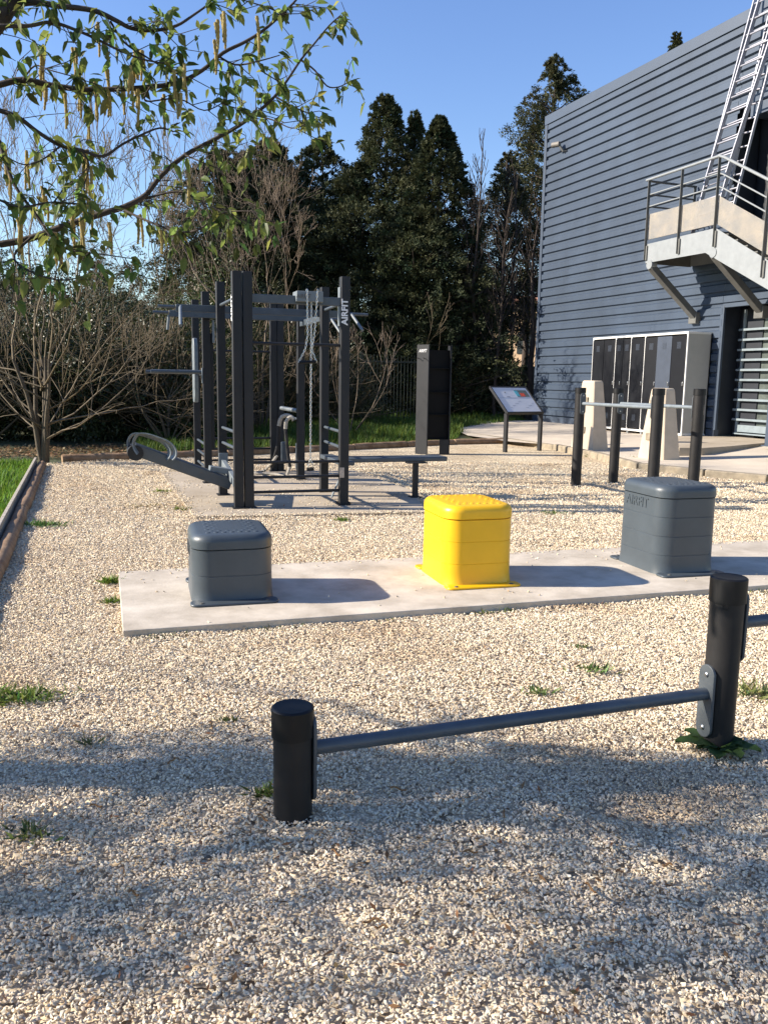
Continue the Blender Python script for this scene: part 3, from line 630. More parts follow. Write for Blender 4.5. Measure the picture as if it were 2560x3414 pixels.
for v0, s in ((1.24, 1), (2.2, -1)):
    rbar('pull_up_beam', (-.52, v0, 2.255), (1.62, v0, 2.255), .05, .082)
    rtube('beam_end', [(-.53, v0, 2.265), (-.72, v0, 2.265)], .019); rtube('beam_end', [(1.62, v0, 2.265), (1.86, v0, 2.265)], .019)
    rtube('grip_handle', [(-.46, v0 - s * .02, 2.27), (-.47, v0 - .05, 2.25), (-.50, v0 - .36, 2.03)] if s > 0 else [(-.52, v0, 2.24), (-.54, v0 + .02, 2.05)], .02, 'plate')
    rtube('grip_handle', [(1.63, v0, 2.27), (1.64, v0 - .04, 2.25), (1.70, v0 - .30, 2.05)], .018, 'plate')
rbar('cross_beam', (1.255, 1.1, 2.20), (1.27, 2.4, 2.20), .05, .08)
mb = MB(RT); mb.box((1.13, -.01, 2.24), (.012, .08, .42)); mb.box((1.255, 1.16, 2.23), (.012, .11, .2)); mb.build('beam_plate', 'plate', RG, bevel=.002)
# back cap/loop behind A1 (inner vertical plate seen between posts)
mb = MB(RT); mb.box((.05, 2.28, 2.05), (.03, .05, .3)); mb.build('hanger_plate', 'plate', RG, bevel=.002)
mb = MB(RT); mb.box((.02, 2.33, 1.25), (.06, .05, 1.55)); mb.build('centre_post', 'post', RG, bevel=.003)
# dip bars and back pad on the left
for v in (2.31, 3.5): rtube('dip_bar', [(-.1, v, 1.515), (-.60, v, 1.515), (-.605, v, 1.515), (-.76, v, 1.515)], [.029, .029, .025, .025] if False else .027)
mb = MB(RT); mb.box((-.105, 2.28, 1.47), (.014, .05, .2)); mb.build('dip_bracket', 'plate', RG, bevel=.002)
mb = MB(RT); pl = [(-.16, 1.06), (-.10, 1.06), (-.072, 1.12), (-.072, 1.92), (-.10, 1.985), (-.16, 1.985), (-.19, 1.92), (-.19, 1.12)]
vs = [(u, v, z) for v in (2.72, 2.95) for u, z in [(-.155, 1.10), (-.115, 1.10), (-.115, 1.98), (-.155, 1.98)]]
n8 = [(2.72, 1.20), (2.78, 1.10), (2.92, 1.10), (2.98, 1.20), (2.98, 1.88), (2.92, 1.98), (2.78, 1.98), (2.72, 1.88)]
mb = MB(RT); vs = [(-.16, v, z) for v, z in n8] + [(-.105, v, z) for v, z in n8]; mb.add(vs, [tuple(range(8)), tuple(range(15, 7, -1))] + [(i, (i + 1) % 8, 8 + (i + 1) % 8, 8 + i) for i in range(8)]); mb.build('back_pad', 'plate', RG, bevel=.008)
mb = MB(RT); mb.bar((-.09, 2.36, 1.5), (-.07, 3.53, 1.5), .03, .06); mb.build('pad_rail', 'post', RG)
# sloping sit-up board with foot loop
E0 = (-.02, .52, .24); E1_ = (-1.08, .52, .66)
mb = MB(); mb.bar(rp(*E0), rp(*E1_), .24, .13); sb = mb.build('situp_board', 'bar', RG, bevel=.012)
mb = MB(RT); mb.tube([(-1.06, .36, .62), (-1.06, .68, .62)], .085, 20); v_ = mb.build('head_roll', 'post', RG); v_.parent = sb
for vv in (.38, .56):
    mb = MB(); P = []
    for (x_, y_) in ((452, 1512), (440, 1492), (438, 1470), (448, 1452), (464, 1447), (490, 1451), (520, 1461), (548, 1472), (566, 1487), (575, 1504), (573, 1520), (563, 1531)):
        Yp = 9.08 + (vv - .47) * .9; e_ = dep(x_, y_, Yp); P.append(Vector((e_[0] - (vv - .47) * .33, Yp, e_[2])))
    P = smoothp(P, 3)
    sdv = (rp(0, 1) - rp(0, 0)); vs = []
    for k_, p_ in enumerate(P):
        t_ = (P[min(k_ + 1, len(P) - 1)] - P[max(k_ - 1, 0)]).normalized(); nn_ = t_.cross(sdv).normalized()
        for a_, b_ in ((-1, -1), (1, -1), (1, 1), (-1, 1)): vs.append(p_ + sdv * a_ * .045 + nn_ * (b_ * .006 - a_ * .014))
    fs = []
    for k_ in range(len(P) - 1):
        for q_ in range(4): fs.append((4 * k_ + q_, 4 * k_ + (q_ + 1) % 4, 4 * k_ + 4 + (q_ + 1) % 4, 4 * k_ + 4 + q_))
    mb.add(vs, fs + [(3, 2, 1, 0), tuple(len(P) * 4 - 4 + q_ for q_ in range(4))]); v_ = mb.build('foot_loop', 'plate', RG); v_.parent = sb
mb = MB(RT); mb.bar((-.02, .08, .30), (-.02, 1.0, .42), .05, .10); mb.bar((-.25, .52, .42), (-.02, .52, .38), .16, .06); mb.box((-.02, 1.01, .42), (.11, .012, .26)); mb.build('board_bracket', 'plate', RG, bevel=.004)
# bench
mb = MB(RT); mb.box((1.27, .56, .49), (.17, .96, .05)); be = mb.build('bench_seat', 'bar', RG, bevel=.01)
mb = MB(); a = Vector((-.30, 9.83, .49)); b = Vector((.66, 10.30, .49)); 
mb.bar(rp(1.36, .56, .49), rp(2.66, .56, .49), .30, .055); be2 = mb.build('bench_seat', 'bar', RG, bevel=.012)
lg = g(1383, 1657, .03); mb = MB(); mb.box((lg[0], lg[1], .245), (.06, .06, .43), RA); mb.box((lg[0] + .01, lg[1], .455), (.26, .10, .015), RA); mb.box((lg[0], lg[1], .034), (.14, .14, .01), RA); mb.build('bench_leg', 'post', RG, bevel=.003)
mb = MB(RT); mb.bar((1.36, .45, .46), (1.17, .42, .05), .05, .012, (1, 0, 0)); mb.build('bench_strut', 'plate', RG)
# foot supports at the back
mb = MB(RT); mb.box((1.22, 3.3, .34), (.09, .12, .32)); mb.build('foot_support', 'bar', RG, bevel=.01); mb = MB(RT); mb.box((1.38, 3.0, .30), (.09, .14, .40)); mb.build('foot_support', 'bar', RG, bevel=.01)
rtube('rope_peg', [(1.24, 2.5, 1.0), (1.10, 2.95, 1.02)], .03, 'plate')
# lettering
T = RT @ Matrix.Translation((1.175, -.081, 2.18)) @ Matrix.Rotation(R(90), 4, 'X') @ Matrix.Rotation(R(90), 4, 'Z')
o = text('lettering', 'AIRFIT', .098, 'white', RG, Matrix.Translation(-worldloc(RG)) @ T, extrude=.0012, bold=.0032, sx=1.0)
T = RT @ Matrix.Translation((-.0515, .0, 2.18)) @ Matrix.Rotation(R(-90), 4, 'Z') @ Matrix.Rotation(R(90), 4, 'X') @ Matrix.Rotation(R(90), 4, 'Z')
text('lettering', 'AIRFIT', .098, 'white', RG, Matrix.Translation(-worldloc(RG)) @ T, extrude=.0012, bold=.0032)
mb = MB(RT); mb.box((1.155, -.081, .405), (.052, .004, .115)); mb.build('info_label', 'sticker', RG, bevel=.001)
# hanging chain set: sheet bracket over the front beam belongs to the rig, chains are things
cb = [rp(.66, -.03, 2.31), rp(.98, -.04, 2.31)]
mb = MB(RT); mb.prism([(-.15, -.10), (.13, -.14), (.17, .08), (-.15, .10)], -.055, .055, Matrix.Translation((.78, -.01, 2.325))); mb.build('chain_bracket', 'plate', RG, bevel=.003)
T = RT @ Matrix.Translation((.70, -.13, 2.325)) @ Matrix.Rotation(R(-8), 4, 'Z') @ Matrix.Rotation(R(90), 4, 'X'); text('lettering', 'AIRFIT', .055, 'galvdark', RG, Matrix.Translation(-worldloc(RG)) @ T, extrude=.001, bold=.001)
def chain(mb, pts, link=.034, r=.0038):
    pts = [Vector(p) for p in pts]; i = 0
    for a, b in zip(pts[:-1], pts[1:]):
        L_ = (b - a).length; n = max(1, int(L_ / (link * .76))); d = (b - a) / L_
        for k in range(n):
            c = a + d * L_ * (k + .5) / n; s1 = d.cross(Vector((.3, 1, .1))).normalized(); 
            if i % 2: s1 = d.cross(s1)
            lp = [c + d * (link / 2 - .009) * (1 if math.cos(t) > 0 else -1) + d * .009 * math.cos(t) + s1 * .009 * math.sin(t) for t in [2 * math.pi * (q + .5) / 8 for q in range(8)]]
            mb.tube(lp, r, 4, closed=True); i += 1
fr = lambda px, py, Y=9.13: Vector(dep(px, py, Y))
c1_ = thing('chain_trapeze', fr(1028, 1208), 'short galvanised chain trapeze with a dark grip bar hanging under the front beam', 'hanging grip')
mb = MB(); chain(mb, [fr(1024, 965), fr(1026, 1115), fr(1018, 1165), fr(996, 1208)]); chain(mb, [fr(1059, 965), fr(1050, 1100), fr(1040, 1165), fr(1055, 1208)]); mb.build('chain', 'chain', c1_)
mb = MB(); mb.tube([fr(998, 1209), fr(1054, 1206)], .017, 12); mb.build('grip', 'cap', c1_)
c2_ = thing('long_chain', fr(1036, 1540), 'long galvanised chain dropping from the front beam to a small block near the slab', 'chain')
mb = MB(); chain(mb, [fr(1039, 975, 9.2), fr(1037, 1200, 9.2), fr(1035, 1525, 9.2)]); chain(mb, [fr(1035, 1525, 9.2), fr(1027, 1558, 9.2)]); chain(mb, [fr(1035, 1525, 9.2), fr(1044, 1558, 9.2)]); mb.build('chain', 'chain', c2_)
mb = MB(); mb.tube([fr(1023, 1565, 9.2), fr(1047, 1563, 9.2)], .02, 10); mb.build('grip', 'cap', c2_)
# battle rope
br = thing('battle_rope', dep(945, 1580, 12.0), 'thick black battle rope with white sleeved ends hung over a peg of the rig', 'rope')
q = lambda px, py, Y=11.75: Vector(dep(px, py, Y))
mb = MB(); mb.tube(smoothp([q(930, 1420), q(937, 1395), q(953, 1385), q(972, 1390), q(980, 1402)]), .028, 10); mb.build('sleeve', 'ropeend', br); mb = MB(); mb.tube(smoothp([q(952, 1430, 11.6), q(955, 1405, 11.6), q(968, 1391, 11.6), q(980, 1396, 11.6)]), .026, 10); mb.build('sleeve', 'ropeend', br); mb = MB()
mb.tube(smoothp([q(958, 1582, 11.6), q(964, 1565, 11.6), q(967, 1552, 11.6)]), .022, 8); mb.build('sleeve', 'ropeend', br)
mb = MB(); mb.tube(smoothp([q(930, 1420), q(928, 1470), q(920, 1512), q(905, 1555, 11.9)]), .026, 10); mb.build('rope', 'rope', br); mb = MB(); mb.tube(smoothp([q(952, 1430, 11.6), q(957, 1480, 11.6), q(961, 1520, 11.6), q(967, 1556, 11.6)]), .024, 10); mb.build('rope', 'rope', br)
mb = MB(); mb.tube(smoothp([q(925, 1518), q(905, 1545, 11.8), Vector((*g(880, 1570, .05)[:2], .05)), Vector((*g(850, 1577, .05)[:2], .05)), Vector((*g(905, 1580, .05)[:2], .05)), Vector((*g(950, 1585, .05)[:2], .05))]), .02, 8); mb.build('rope_tail', 'ropeend', br)

# ================================================================ STORAGE COLUMN
c0 = g(1389, 1513); cf = g(1421, 1516); cr = g(1494, 1516)
ca = math.atan2(cf[1] - c0[1], cf[0] - c0[0])
# side (grey) face from c0 to cf, open face from cf to cr
hh = 2.14
SC = thing('storage_column', (cf[0], cf[1], 0), 'tall black open-shelved storage column standing alone beyond the bench', 'storage column')
side = Vector((cf[0] - c0[0], cf[1] - c0[1], 0)); side_d = Vector((.28, -.96, 0)); fd = Vector((.965, .262, 0))
FL = Vector((c0[0] + .03, c0[1], 0)); # front-left corner of the column
dS = .20; 
o0 = Vector((cf[0], cf[1], 0))
# column footprint: o0 is the near corner; left face runs to upper left, open face to the right
lv = Vector((-.96, .28, 0)).normalized() if False else Vector((-.78, .62, 0)).normalized(); rv = Vector((.96, .12, 0)).normalized()
Wl, Wr = .28, .46
def colbox(mb, a, b, z0, z1, th, inn):
    """vertical panel from a to b, thickness th towards inn"""
    A_, B_ = Vector(a), Vector(b); q4 = [A_, B_, B_ + inn * th, A_ + inn * th]
    mb.add([(p.x, p.y, z0) for p in q4] + [(p.x, p.y, z1) for p in q4], [(0, 1, 2, 3), (7, 6, 5, 4), (0, 4, 5, 1), (1, 5, 6, 2), (2, 6, 7, 3), (3, 7, 4, 0)])
back = Vector((-.12, .96, 0)).normalized()
mb = MB(); colbox(mb, o0 + lv * Wl, o0, 0, hh, .02, rv); mb.build('side_panel', 'post', SC, bevel=.002)
mb = MB(); colbox(mb, o0 + rv * (Wr - .02), o0 + rv * Wr, 0, hh, .30, back); mb.build('side_panel', 'post', SC, bevel=.002)
mb = MB(); colbox(mb, o0 + lv * .05 + rv * .05, o0 + rv * Wr + back * .10, .30, hh - .1, .015, back); mb.build('back_panel', 'shelfshade', SC)
for z in (.30, .78, 1.22, 1.68, hh - .012):
    mb = MB(); qd = [o0 + rv * .02, o0 + rv * (Wr - .02), o0 + rv * (Wr - .02) + back * .105, o0 + lv * .05 + rv * .06]
    mb.prism([(p.x, p.y) for p in qd], z, z + .012); mb.build('shelf', 'shelfshade', SC)
mb = MB(); colbox(mb, o0 + rv * (Wr - .2), o0 + rv * Wr, 0, .3, .02, back); mb.build('leg', 'post', SC)
rot = math.atan2(-lv.y, -lv.x); nl = Vector((-lv.y, lv.x, 0)); nl = nl if nl.y < 0 else -nl
ctr = o0 + lv * Wl * .5 + nl * .004
T = Matrix.Translation((ctr.x, ctr.y, hh - .12)) @ Matrix.Rotation(rot, 4, 'Z') @ Matrix.Rotation(R(90), 4, 'X')
text('lettering', 'AIRFIT', .085, 'white', SC, Matrix.Translation(-worldloc(SC)) @ T, extrude=.001, bold=.0012, shear=.2, sx=.75)
for k in (.25, .75):
    mb = MB(); p = o0 + lv * Wl * k; mb.tube([(p.x, p.y, hh - .27), (p.x + nl.x * .06, p.y + nl.y * .06, hh - .27), (p.x + nl.x * .07, p.y + nl.y * .07, hh - .245)], .006, 6); mb.build('hook', 'cap', SC)

# ================================================================ INFORMATION PANEL
i1, i2 = g(1686, 1508), g(1800, 1503); IP = thing('information_panel', (*((i1 + i2) / 2)[:2], 0), 'slanted information panel on two dark legs before the ribbed building', 'information sign')
dI = (i2 - i1)[:2]; wI = np.linalg.norm(dI); dI /= wI; nI = np.array([dI[1], -dI[0]]); aI = math.atan2(dI[1], dI[0])
IT = Matrix.Translation((i1[0], i1[1], 0)) @ Matrix.Rotation(aI, 4, 'Z')
for u in (.0, wI): mb = MB(IT); mb.box((u, .03, .40), (.055, .09, .80)); mb.build('leg', 'post', IP, bevel=.003)
tilt = IT @ Matrix.Translation((wI / 2, .0, .80)) @ Matrix.Rotation(R(42), 4, 'X')
LI = .78
mb = MB(tilt); 
mb.box((0, LI / 2, 0), (wI + .06, LI + .03, .035)); mb.build('tray', 'post', IP, bevel=.004)
mb = MB(tilt); mb.box((0, .0, .01), (wI + .06, .035, .06)); mb.box((-(wI + .02) / 2, LI / 2, .012), (.03, LI, .05)); mb.box(((wI + .02) / 2, LI / 2, .012), (.03, LI, .05)); mb.box((0, LI, .012), (wI + .06, .03, .045)); mb.build('frame', 'post', IP, bevel=.003)
MT['sheet'] = mat('white_print_sheet', (.62, .63, .66), .35, noise=.04, nscale=6)
mb = MB(tilt); mb.box((0, LI / 2, .021), (wI - .02, LI - .04, .006)); pn = mb.build('sheet', 'sheet', IP)
for nm, c, d, colr in (('photo_print', (wI * .27, LI * .74, .0255), (wI * .36, LI * .26, .002), (.10, .13, .12)), ('photo_print', (wI * .13, LI * .74, .0268), (wI * .1, LI * .22, .002), (.08, .38, .45)), ('photo_print', (wI * .27, LI * .69, .0268), (wI * .13, LI * .13, .002), (.65, .07, .03)),
        ('printed_mark', (-wI * .2, LI * .78, .0255), (.035, .035, .002), (.25, .25, .25)), ('printed_line', (-wI * .18, LI * .62, .0255), (.09, .012, .002), (.2, .2, .25)), ('printed_line', (0, LI * .575, .0255), (wI * .95, .004, .002), (.3, .3, .32))):
    MT['_p'] = mat('print_ink', colr, .4, noise=.5, nscale=40); mb = MB(tilt); mb.box(c, d); v_ = mb.build(nm, '_p', IP, smooth=0); v_.parent = pn
for k in range(7):
    MT['_p'] = mat('print_ink', (.35, .36, .38), .5); mb = MB(tilt); mb.box((-wI * .3 + .11 * k % (wI * .7), LI * (.2 + .08 * (k % 4)), .0255), (.06 + .02 * (k % 3), .006, .002)); v_ = mb.build('printed_line', '_p', IP, smooth=0); v_.parent = pn

# ================================================================ CAST-STONE PYLONS
def pylon(bl, bm, brr, h, label, notches):
    A_ = np.array(bl[:2]); Bm = np.array(bm[:2]); C_2 = np.array(brr[:2]); D_ = A_ + (C_2 - Bm); c = (A_ + C_2) / 2
    P = thing('stone_pylon', (c[0], c[1], .08), label, 'pylon', 'tapering cream pylons beside the path')
    base = [A_, Bm, C_2, D_]; top = [c + (p - c) * .52 for p in base]; bv = []
    def ch(poly, k=.07):
        out = []
        for i, p in enumerate(poly): a = poly[i - 1]; b = poly[(i + 1) % 4]; out += [p + (a - p) * k, p + (b - p) * k]
        return out
    secs = [[(p[0], p[1], z) for p in ch([c + (q - c) * s for q in base])] for z, s in ((.03, 1), (h - .06, .545), (h - .02, .52), (h, .46))]
    mb = MB(); mb.loft(secs); mb.build('body', 'pylon', P, bevel=.008)
    if notches:
        for z in (.50, 1.10):     # grip recesses on the lit face: dark boxes, their shade put into the colour
            s = 1 - .46 * z / h; fc = c + ((A_ + Bm) / 2 - c) * s; d_ = (Bm - A_) / np.linalg.norm(Bm - A_); nrm = np.array([d_[1], -d_[0]])
            if nrm @ (fc - c) < 0: nrm = -nrm
            mb = MB(); mb.box((fc[0] + nrm[0] * .0 - d_[0] * .03, fc[1] - d_[1] * .03, z), (.20, .05, .13), math.atan2(d_[1], d_[0])); mb.build('grip_recess_shade', 'darkwall' if False else 'kerb', P, bevel=.006)
    return P
hA = 1.40
a1, a2, a3 = g(1937, 1492, .1), g(1973, 1502, .1), g(2028, 1499, .1)
def py_from(a2, w1=.62, w2=.42): # near corner, left face goes up-left/back, right face goes right
    l = np.array([-.55, .83]); l /= np.linalg.norm(l); r = np.array([.95, .30]); r /= np.linalg.norm(r); A_ = a2[:2] + l * w1; C_2 = a2[:2] + r * w2; return A_, a2[:2], C_2
pylon(*py_from(g(1971, 1502, .1)), hA + .10, 'cream stone pylon with two grip recesses, nearer the corner of the lockers', True)
pylon(*py_from(g(2208, 1534, .1), .60, .40), hA - .02, 'cream stone pylon half hidden behind the third black bar post', True)

# ================================================================ TIMBER BORDERS
def logrun(pts, n, r, names, grp, order_from):
    P = [np.array(p) for p in pts]; seg = [np.linalg.norm(b - a) for a, b in zip(P[:-1], P[1:])]; tot = sum(seg)
    def at(s):
        for a, b, l in zip(P[:-1], P[1:], seg):
            if s <= l: return a + (b - a) * s / l
            s -= l
        return P[-1]
    for i in range(n):
        a = at(tot * (i + .005) / n); b = at(tot * (i + .995) / n); A_ = Vector((a[0], a[1], r * .45)); Bq = Vector((b[0], b[1], r * .45 + .008 * (-1) ** i))
        mb = MB(); k = 9; pts_ = [A_.lerp(Bq, j / (k - 1)) + Vector((random.uniform(-.006, .006), random.uniform(-.006, .006), random.uniform(-.004, .004))) for j in range(k)]
        rs = [r * (1.02 + .04 * math.sin(j * 2.1 + i)) * (.96 if j in (0, k - 1) else 1) for j in range(k)]
        mb.tube(pts_, rs, 14); o = mb.build('border_log', 'log', bevel=.008)
        tag(o, names(i), 'log', grp)
ordn = ['first', 'second', 'third', 'fourth', 'fifth', 'sixth', 'seventh', 'eighth', 'ninth', 'tenth']
logrun([LOGL[0] - ldir * .25, LOGL[0] + ldir * 11.2], 7, .066, lambda i: f'{ordn[i]} round brown log of the left gravel border, counted from the bare tree', 'round logs edging the gravel on the left', 0)
logrun([backpts[1] + np.array([-.4, -.2]), backpts[2], backpts[3], backpts[4], g(1690, 1478)[:2]], 7, .085, lambda i: f'{ordn[i]} dark log of the back gravel border, counted from the left', 'logs edging the gravel at the back', 0)
side_off = np.array([ldir[1], -ldir[0]]); side_off = side_off if side_off[0] < 0 else -side_off
mb = MB(); a = LOGL[0] - ldir * .3 + side_off * .095; b = LOGL[0] + ldir * 11 + side_off * .095; mb.bar((*a, .05), (*b, .05), .035, .18); o = mb.build('edging_board', 'plank', bevel=.004); tag(o, 'grey weathered edging board running behind the left border logs', 'edging board')

# ================================================================ VEGETATION
def leafcolor(n, base, var=.25, hv=.15):
    c = np.array(base)[None] * (1 + var * rng.normal(size=(n, 1))) ; c[:, 0] *= 1 + hv * rng.normal(size=n); return np.clip(c, .004, 1)
def grass_patch(name, poly, dens, h, base, zf=lambda P: 0., lean=.35, w=.006, parent=None, cls=None):
    b = np.array([p[:2] for p in poly]); A_ = np.prod(b.max(0) - b.min(0)); n = int(A_ * dens); P = b.min(0) + rng.random((n, 2)) * (b.max(0) - b.min(0)); P = P[inside(P, poly)]; 
    if cls is not None: P = P[cls(P)]
    n = len(P); z = zf(P) + np.zeros(n); hh_ = h * (.4 + .9 * rng.random(n)) * (1 + .35 * np.sin(P[:, 0] * 2.3 + 1) * np.sin(P[:, 1] * 1.9))
    a = rng.random(n) * 2 * np.pi; l = lean * rng.random(n); D = np.stack([np.cos(a) * l, np.sin(a) * l, np.ones(n)], 1); sd = norm(np.stack([-np.sin(a) + .3, np.cos(a), np.zeros(n)], 1))
    base0 = np.column_stack([P, z - .02]); mid = base0 + D * (hh_ * .6)[:, None]; tip_ = base0 + D * hh_[:, None] + np.stack([np.cos(a), np.sin(a), -.2 * np.ones(n)], 1) * (hh_ * .35 * rng.random(n))[:, None]
    ww = (w * (.7 + .6 * rng.random(n)))[:, None]
    V = np.stack([base0 - sd * ww, base0 + sd * ww, mid + sd * ww * .8, tip_, mid - sd * ww * .8], 1).reshape(-1, 3); k = np.arange(n)[:, None] * 5
    F4 = k + np.array([[0, 1, 2, 4]]); F3 = k + np.array([[4, 2, 3, 3]])
    F = k + np.array([[0, 1, 2, 3]]); V5 = V; 
    tris = np.concatenate([k + np.array([[0, 1, 2]]), k + np.array([[0, 2, 4]]), k + np.array([[4, 2, 3]])])
    return fast(name, V, tris, 'grass', parent, np.repeat(leafcolor(n, base), 5, 0))
GZ = lambda P: -.03 + .22 * np.clip((P[:, 1] - 19 - .5 * (P[:, 0] - 1.5)) / 8, 0, 1)
Gc = (.075, .125, .024)
bl_ = [tuple(backpts[2] + np.array([-.9, .5])), tuple(backpts[3] + np.array([0, .2])), tuple(backpts[4] + np.array([0, .2])), tuple(g(1560, 1452)[:2] + np.array([-.1, .1])), tuple(tip + np.array([-.1, .1])), (4.6, 27.2), (4.4, 31), (-5, 26), (-6, 20)]
tag(grass_patch('grass', bl_, 420, .24, Gc, GZ, w=.011), 'bright rough grass behind the back log border', 'grass', kind='stuff')
lft = [tuple(LOGL[0] + side_off * .14 - ldir * .6), tuple(LOGL[0] + side_off * .14 + ldir * 13), tuple(LOGL[0] + side_off * 3.2 + ldir * 13), tuple(LOGL[0] + side_off * 4.5 - ldir * 1.2)]
tag(grass_patch('grass', lft, 1500, .13, (.09, .18, .022), w=.009), 'lush green grass left of the timber border', 'grass', kind='stuff')
# leaf litter strip under the hedge
n = 26000; P = np.stack([-9 + 10 * rng.random(n), 14.5 + 7 * rng.random(n)], 1); P = P[~inside(P, bed)]; P = P[P[:, 1] < 18.6 + .52 * P[:, 0] + 1.8]; n = len(P)
D = randdir(n, .25); sd = norm(np.cross(D, np.array([0, 0, 1.]) + .4 * randdir(n))); V, F = quads(np.column_stack([P, .0 + .05 * rng.random(n)]), D, sd, .05 + .04 * rng.random(n), .035 + .02 * rng.random(n))
o = fast('leaf_litter', V, F, 'ivy', tint=np.repeat(leafcolor(n, (.21, .14, .07), .35), 4, 0)); tag(o, 'brown fallen leaves along the foot of the hedge', 'leaf litter', kind='stuff')

def tree_thing(name, loc, label, cat, grp=None): return thing(name, loc, label, cat, grp)
class Branches:
    def __init__(s): s.seg = []      # (p,q,r0,r1)
    def grow(s, p, d, L, r, depth, spread=.5, up=.1, kids=3, minr=.004, wob=.25, shrink=.62, tips=None):
        n = max(3, int(L / .25)); n = min(n, 7); q = np.array(p, float); dd = np.array(d, float); st = L / n; pts = [q.copy()]
        for i in range(n):
            dd = dd + wob * .35 * rng.normal(size=3) + np.array([0, 0, up * .25]); dd /= np.linalg.norm(dd); q2 = q + dd * st; r2 = max(minr, r * (1 - .5 * (i + 1) / n))
            s.seg.append((q.copy(), q2.copy(), max(minr, r * (1 - .5 * i / n)), r2)); q = q2; pts.append(q.copy())
            if depth > 0 and i >= n * .25:
                for _ in range(1 if rng.random() < kids / n * 1.0 else 0) if kids < n else range(max(1, int(round(kids / n)))):
                    a = rng.normal(size=3); a -= a.dot(dd) * dd; a /= np.linalg.norm(a); nd = dd + a * spread * (.7 + .8 * rng.random()); nd /= np.linalg.norm(nd)
                    s.grow(q, nd, L * shrink * (.6 + .6 * rng.random()), r2 * .68, depth - 1, spread, up, kids, minr, wob, shrink, tips)
        if tips is not None and depth <= 0: tips.append((pts, dd))
        if depth > 0: s.grow(q, dd, L * shrink, r * .5, depth - 1, spread, up, kids, minr, wob, shrink, tips)
    def mesh(s, name, m, parent, sides=4):
        S0 = np.array([a for a, b, c, d in s.seg]); S1 = np.array([b for a, b, c, d in s.seg]); r0 = np.array([c for a, b, c, d in s.seg]); r1 = np.array([d for a, b, c, d in s.seg])
        d = norm(S1 - S0); ref = np.where(np.abs(d[:, 2:3]) < .9, np.array([[0, 0, 1.]]), np.array([[1., 0, 0]])); e = norm(np.cross(d, ref)); f = np.cross(d, e); V = []
        for P_, r_ in ((S0, r0), (S1 + d * (r1[:, None] * .3), r1)):
            for k in range(sides): t = 2 * math.pi * k / sides; V.append(P_ + (e * math.cos(t) + f * math.sin(t)) * r_[:, None])
        V = np.stack(V, 1); n = len(S0); V = V.reshape(-1, 3); k0 = (np.arange(n) * 2 * sides)[:, None]
        F = np.concatenate([k0 + np.array([[k, (k + 1) % sides, sides + (k + 1) % sides, sides + k]]) for k in range(sides)]); return fast(name, V, F, m, parent, smooth=True)
def bare_tree(name, loc, label, H, stems, spread, m='twig', depth=4, kids=3.2, r=.07, lean=.45, minr=.005, low=False, spr=.6, cap=99):
    T = tree_thing(name, loc, label, 'bare tree'); B1 = Branches(); B2 = Branches(); base = np.array(loc, float)
    for i in range(stems):
        a = 2 * math.pi * i / stems + rng.random(); l = lean * (.35 + .9 * rng.random()); d = np.array([math.cos(a) * l, math.sin(a) * l, 1.]); d /= np.linalg.norm(d)
        q = base + np.array([math.cos(a), math.sin(a), 0]) * r * .8; L0_ = H * .32
        B1.grow(q, d, L0_, r * (.6 + .5 * rng.random()), 0, wob=.18); e = B1.seg[-1]; B2.grow(e[1], norm(e[1] - e[0] + .25 * rng.normal(size=3) * .3), H * .32, e[3] * .9, depth, spr, .22, kids, minr, .3, .62)
        if low:
            for _ in range(3):
                a2 = rng.random() * 6.28; d2 = norm(np.array([math.cos(a2), math.sin(a2), .15 + .5 * rng.random()])); B2.grow(base + np.array([0, 0, .3 + H * .25 * rng.random()]), d2, H * .35, r * .35, depth - 1, .7, .12, kids, minr, .35, .62)
    B2.seg = [q for q in B2.seg if max(math.hypot(*(q[0] - base)[:2]), math.hypot(*(q[1] - base)[:2])) < cap]
    B1.mesh('trunk', 'bark', T, 6); B2.mesh('branches', m, T, 3); return T
bare_tree('bare_tree', (*g(150, 1545)[:2], 0), 'bare multi-stemmed tree at the corner where the left logs end', 5.4, 6, 1, depth=5, kids=3.0, r=.05, lean=.16, low=True, minr=.003, cap=2.9)
bare_tree('bare_tree', (*g(870, 1452)[:2], .0), 'bare many-stemmed tree directly behind the workout rig', 7.2, 8, 1, depth=5, kids=3.3, r=.05, lean=.34, m='twigred', minr=.0036, cap=2.5)
bare_tree('bare_tree', (-9.5, 24, 0), 'tall thin bare tree behind the catkin branches at far left', 9.5, 3, 1, depth=4, kids=3.0, r=.10, lean=.3, minr=.010, spr=.45)
bare_tree('bare_tree', (-6.6, 26, 0), 'thin bare tree between the left tree and the rig', 8.0, 3, 1, depth=4, kids=3.0, r=.08, lean=.35, minr=.010, spr=.45)
bare_tree('bare_shrub', (-.9, 21.0, 0), 'low arching bare shrub right of the rig at the grass edge', 3.0, 6, 1, depth=3, kids=3, r=.03, lean=.9, m='twigred', minr=.005)
bare_tree('bare_shrub', (-4.6, 17.6, 0), 'tangled bare shrub at the hedge foot left of the rig', 2.9, 7, 1, depth=3, kids=3.2, r=.035, lean=1.1, minr=.005, low=True)
bare_tree('bare_shrub', (-8.2, 17.0, 0), 'tangled bare shrub at the left picture edge', 3.2, 7, 1, depth=3, kids=3.2, r=.035, lean=1.0, minr=.005, low=True)

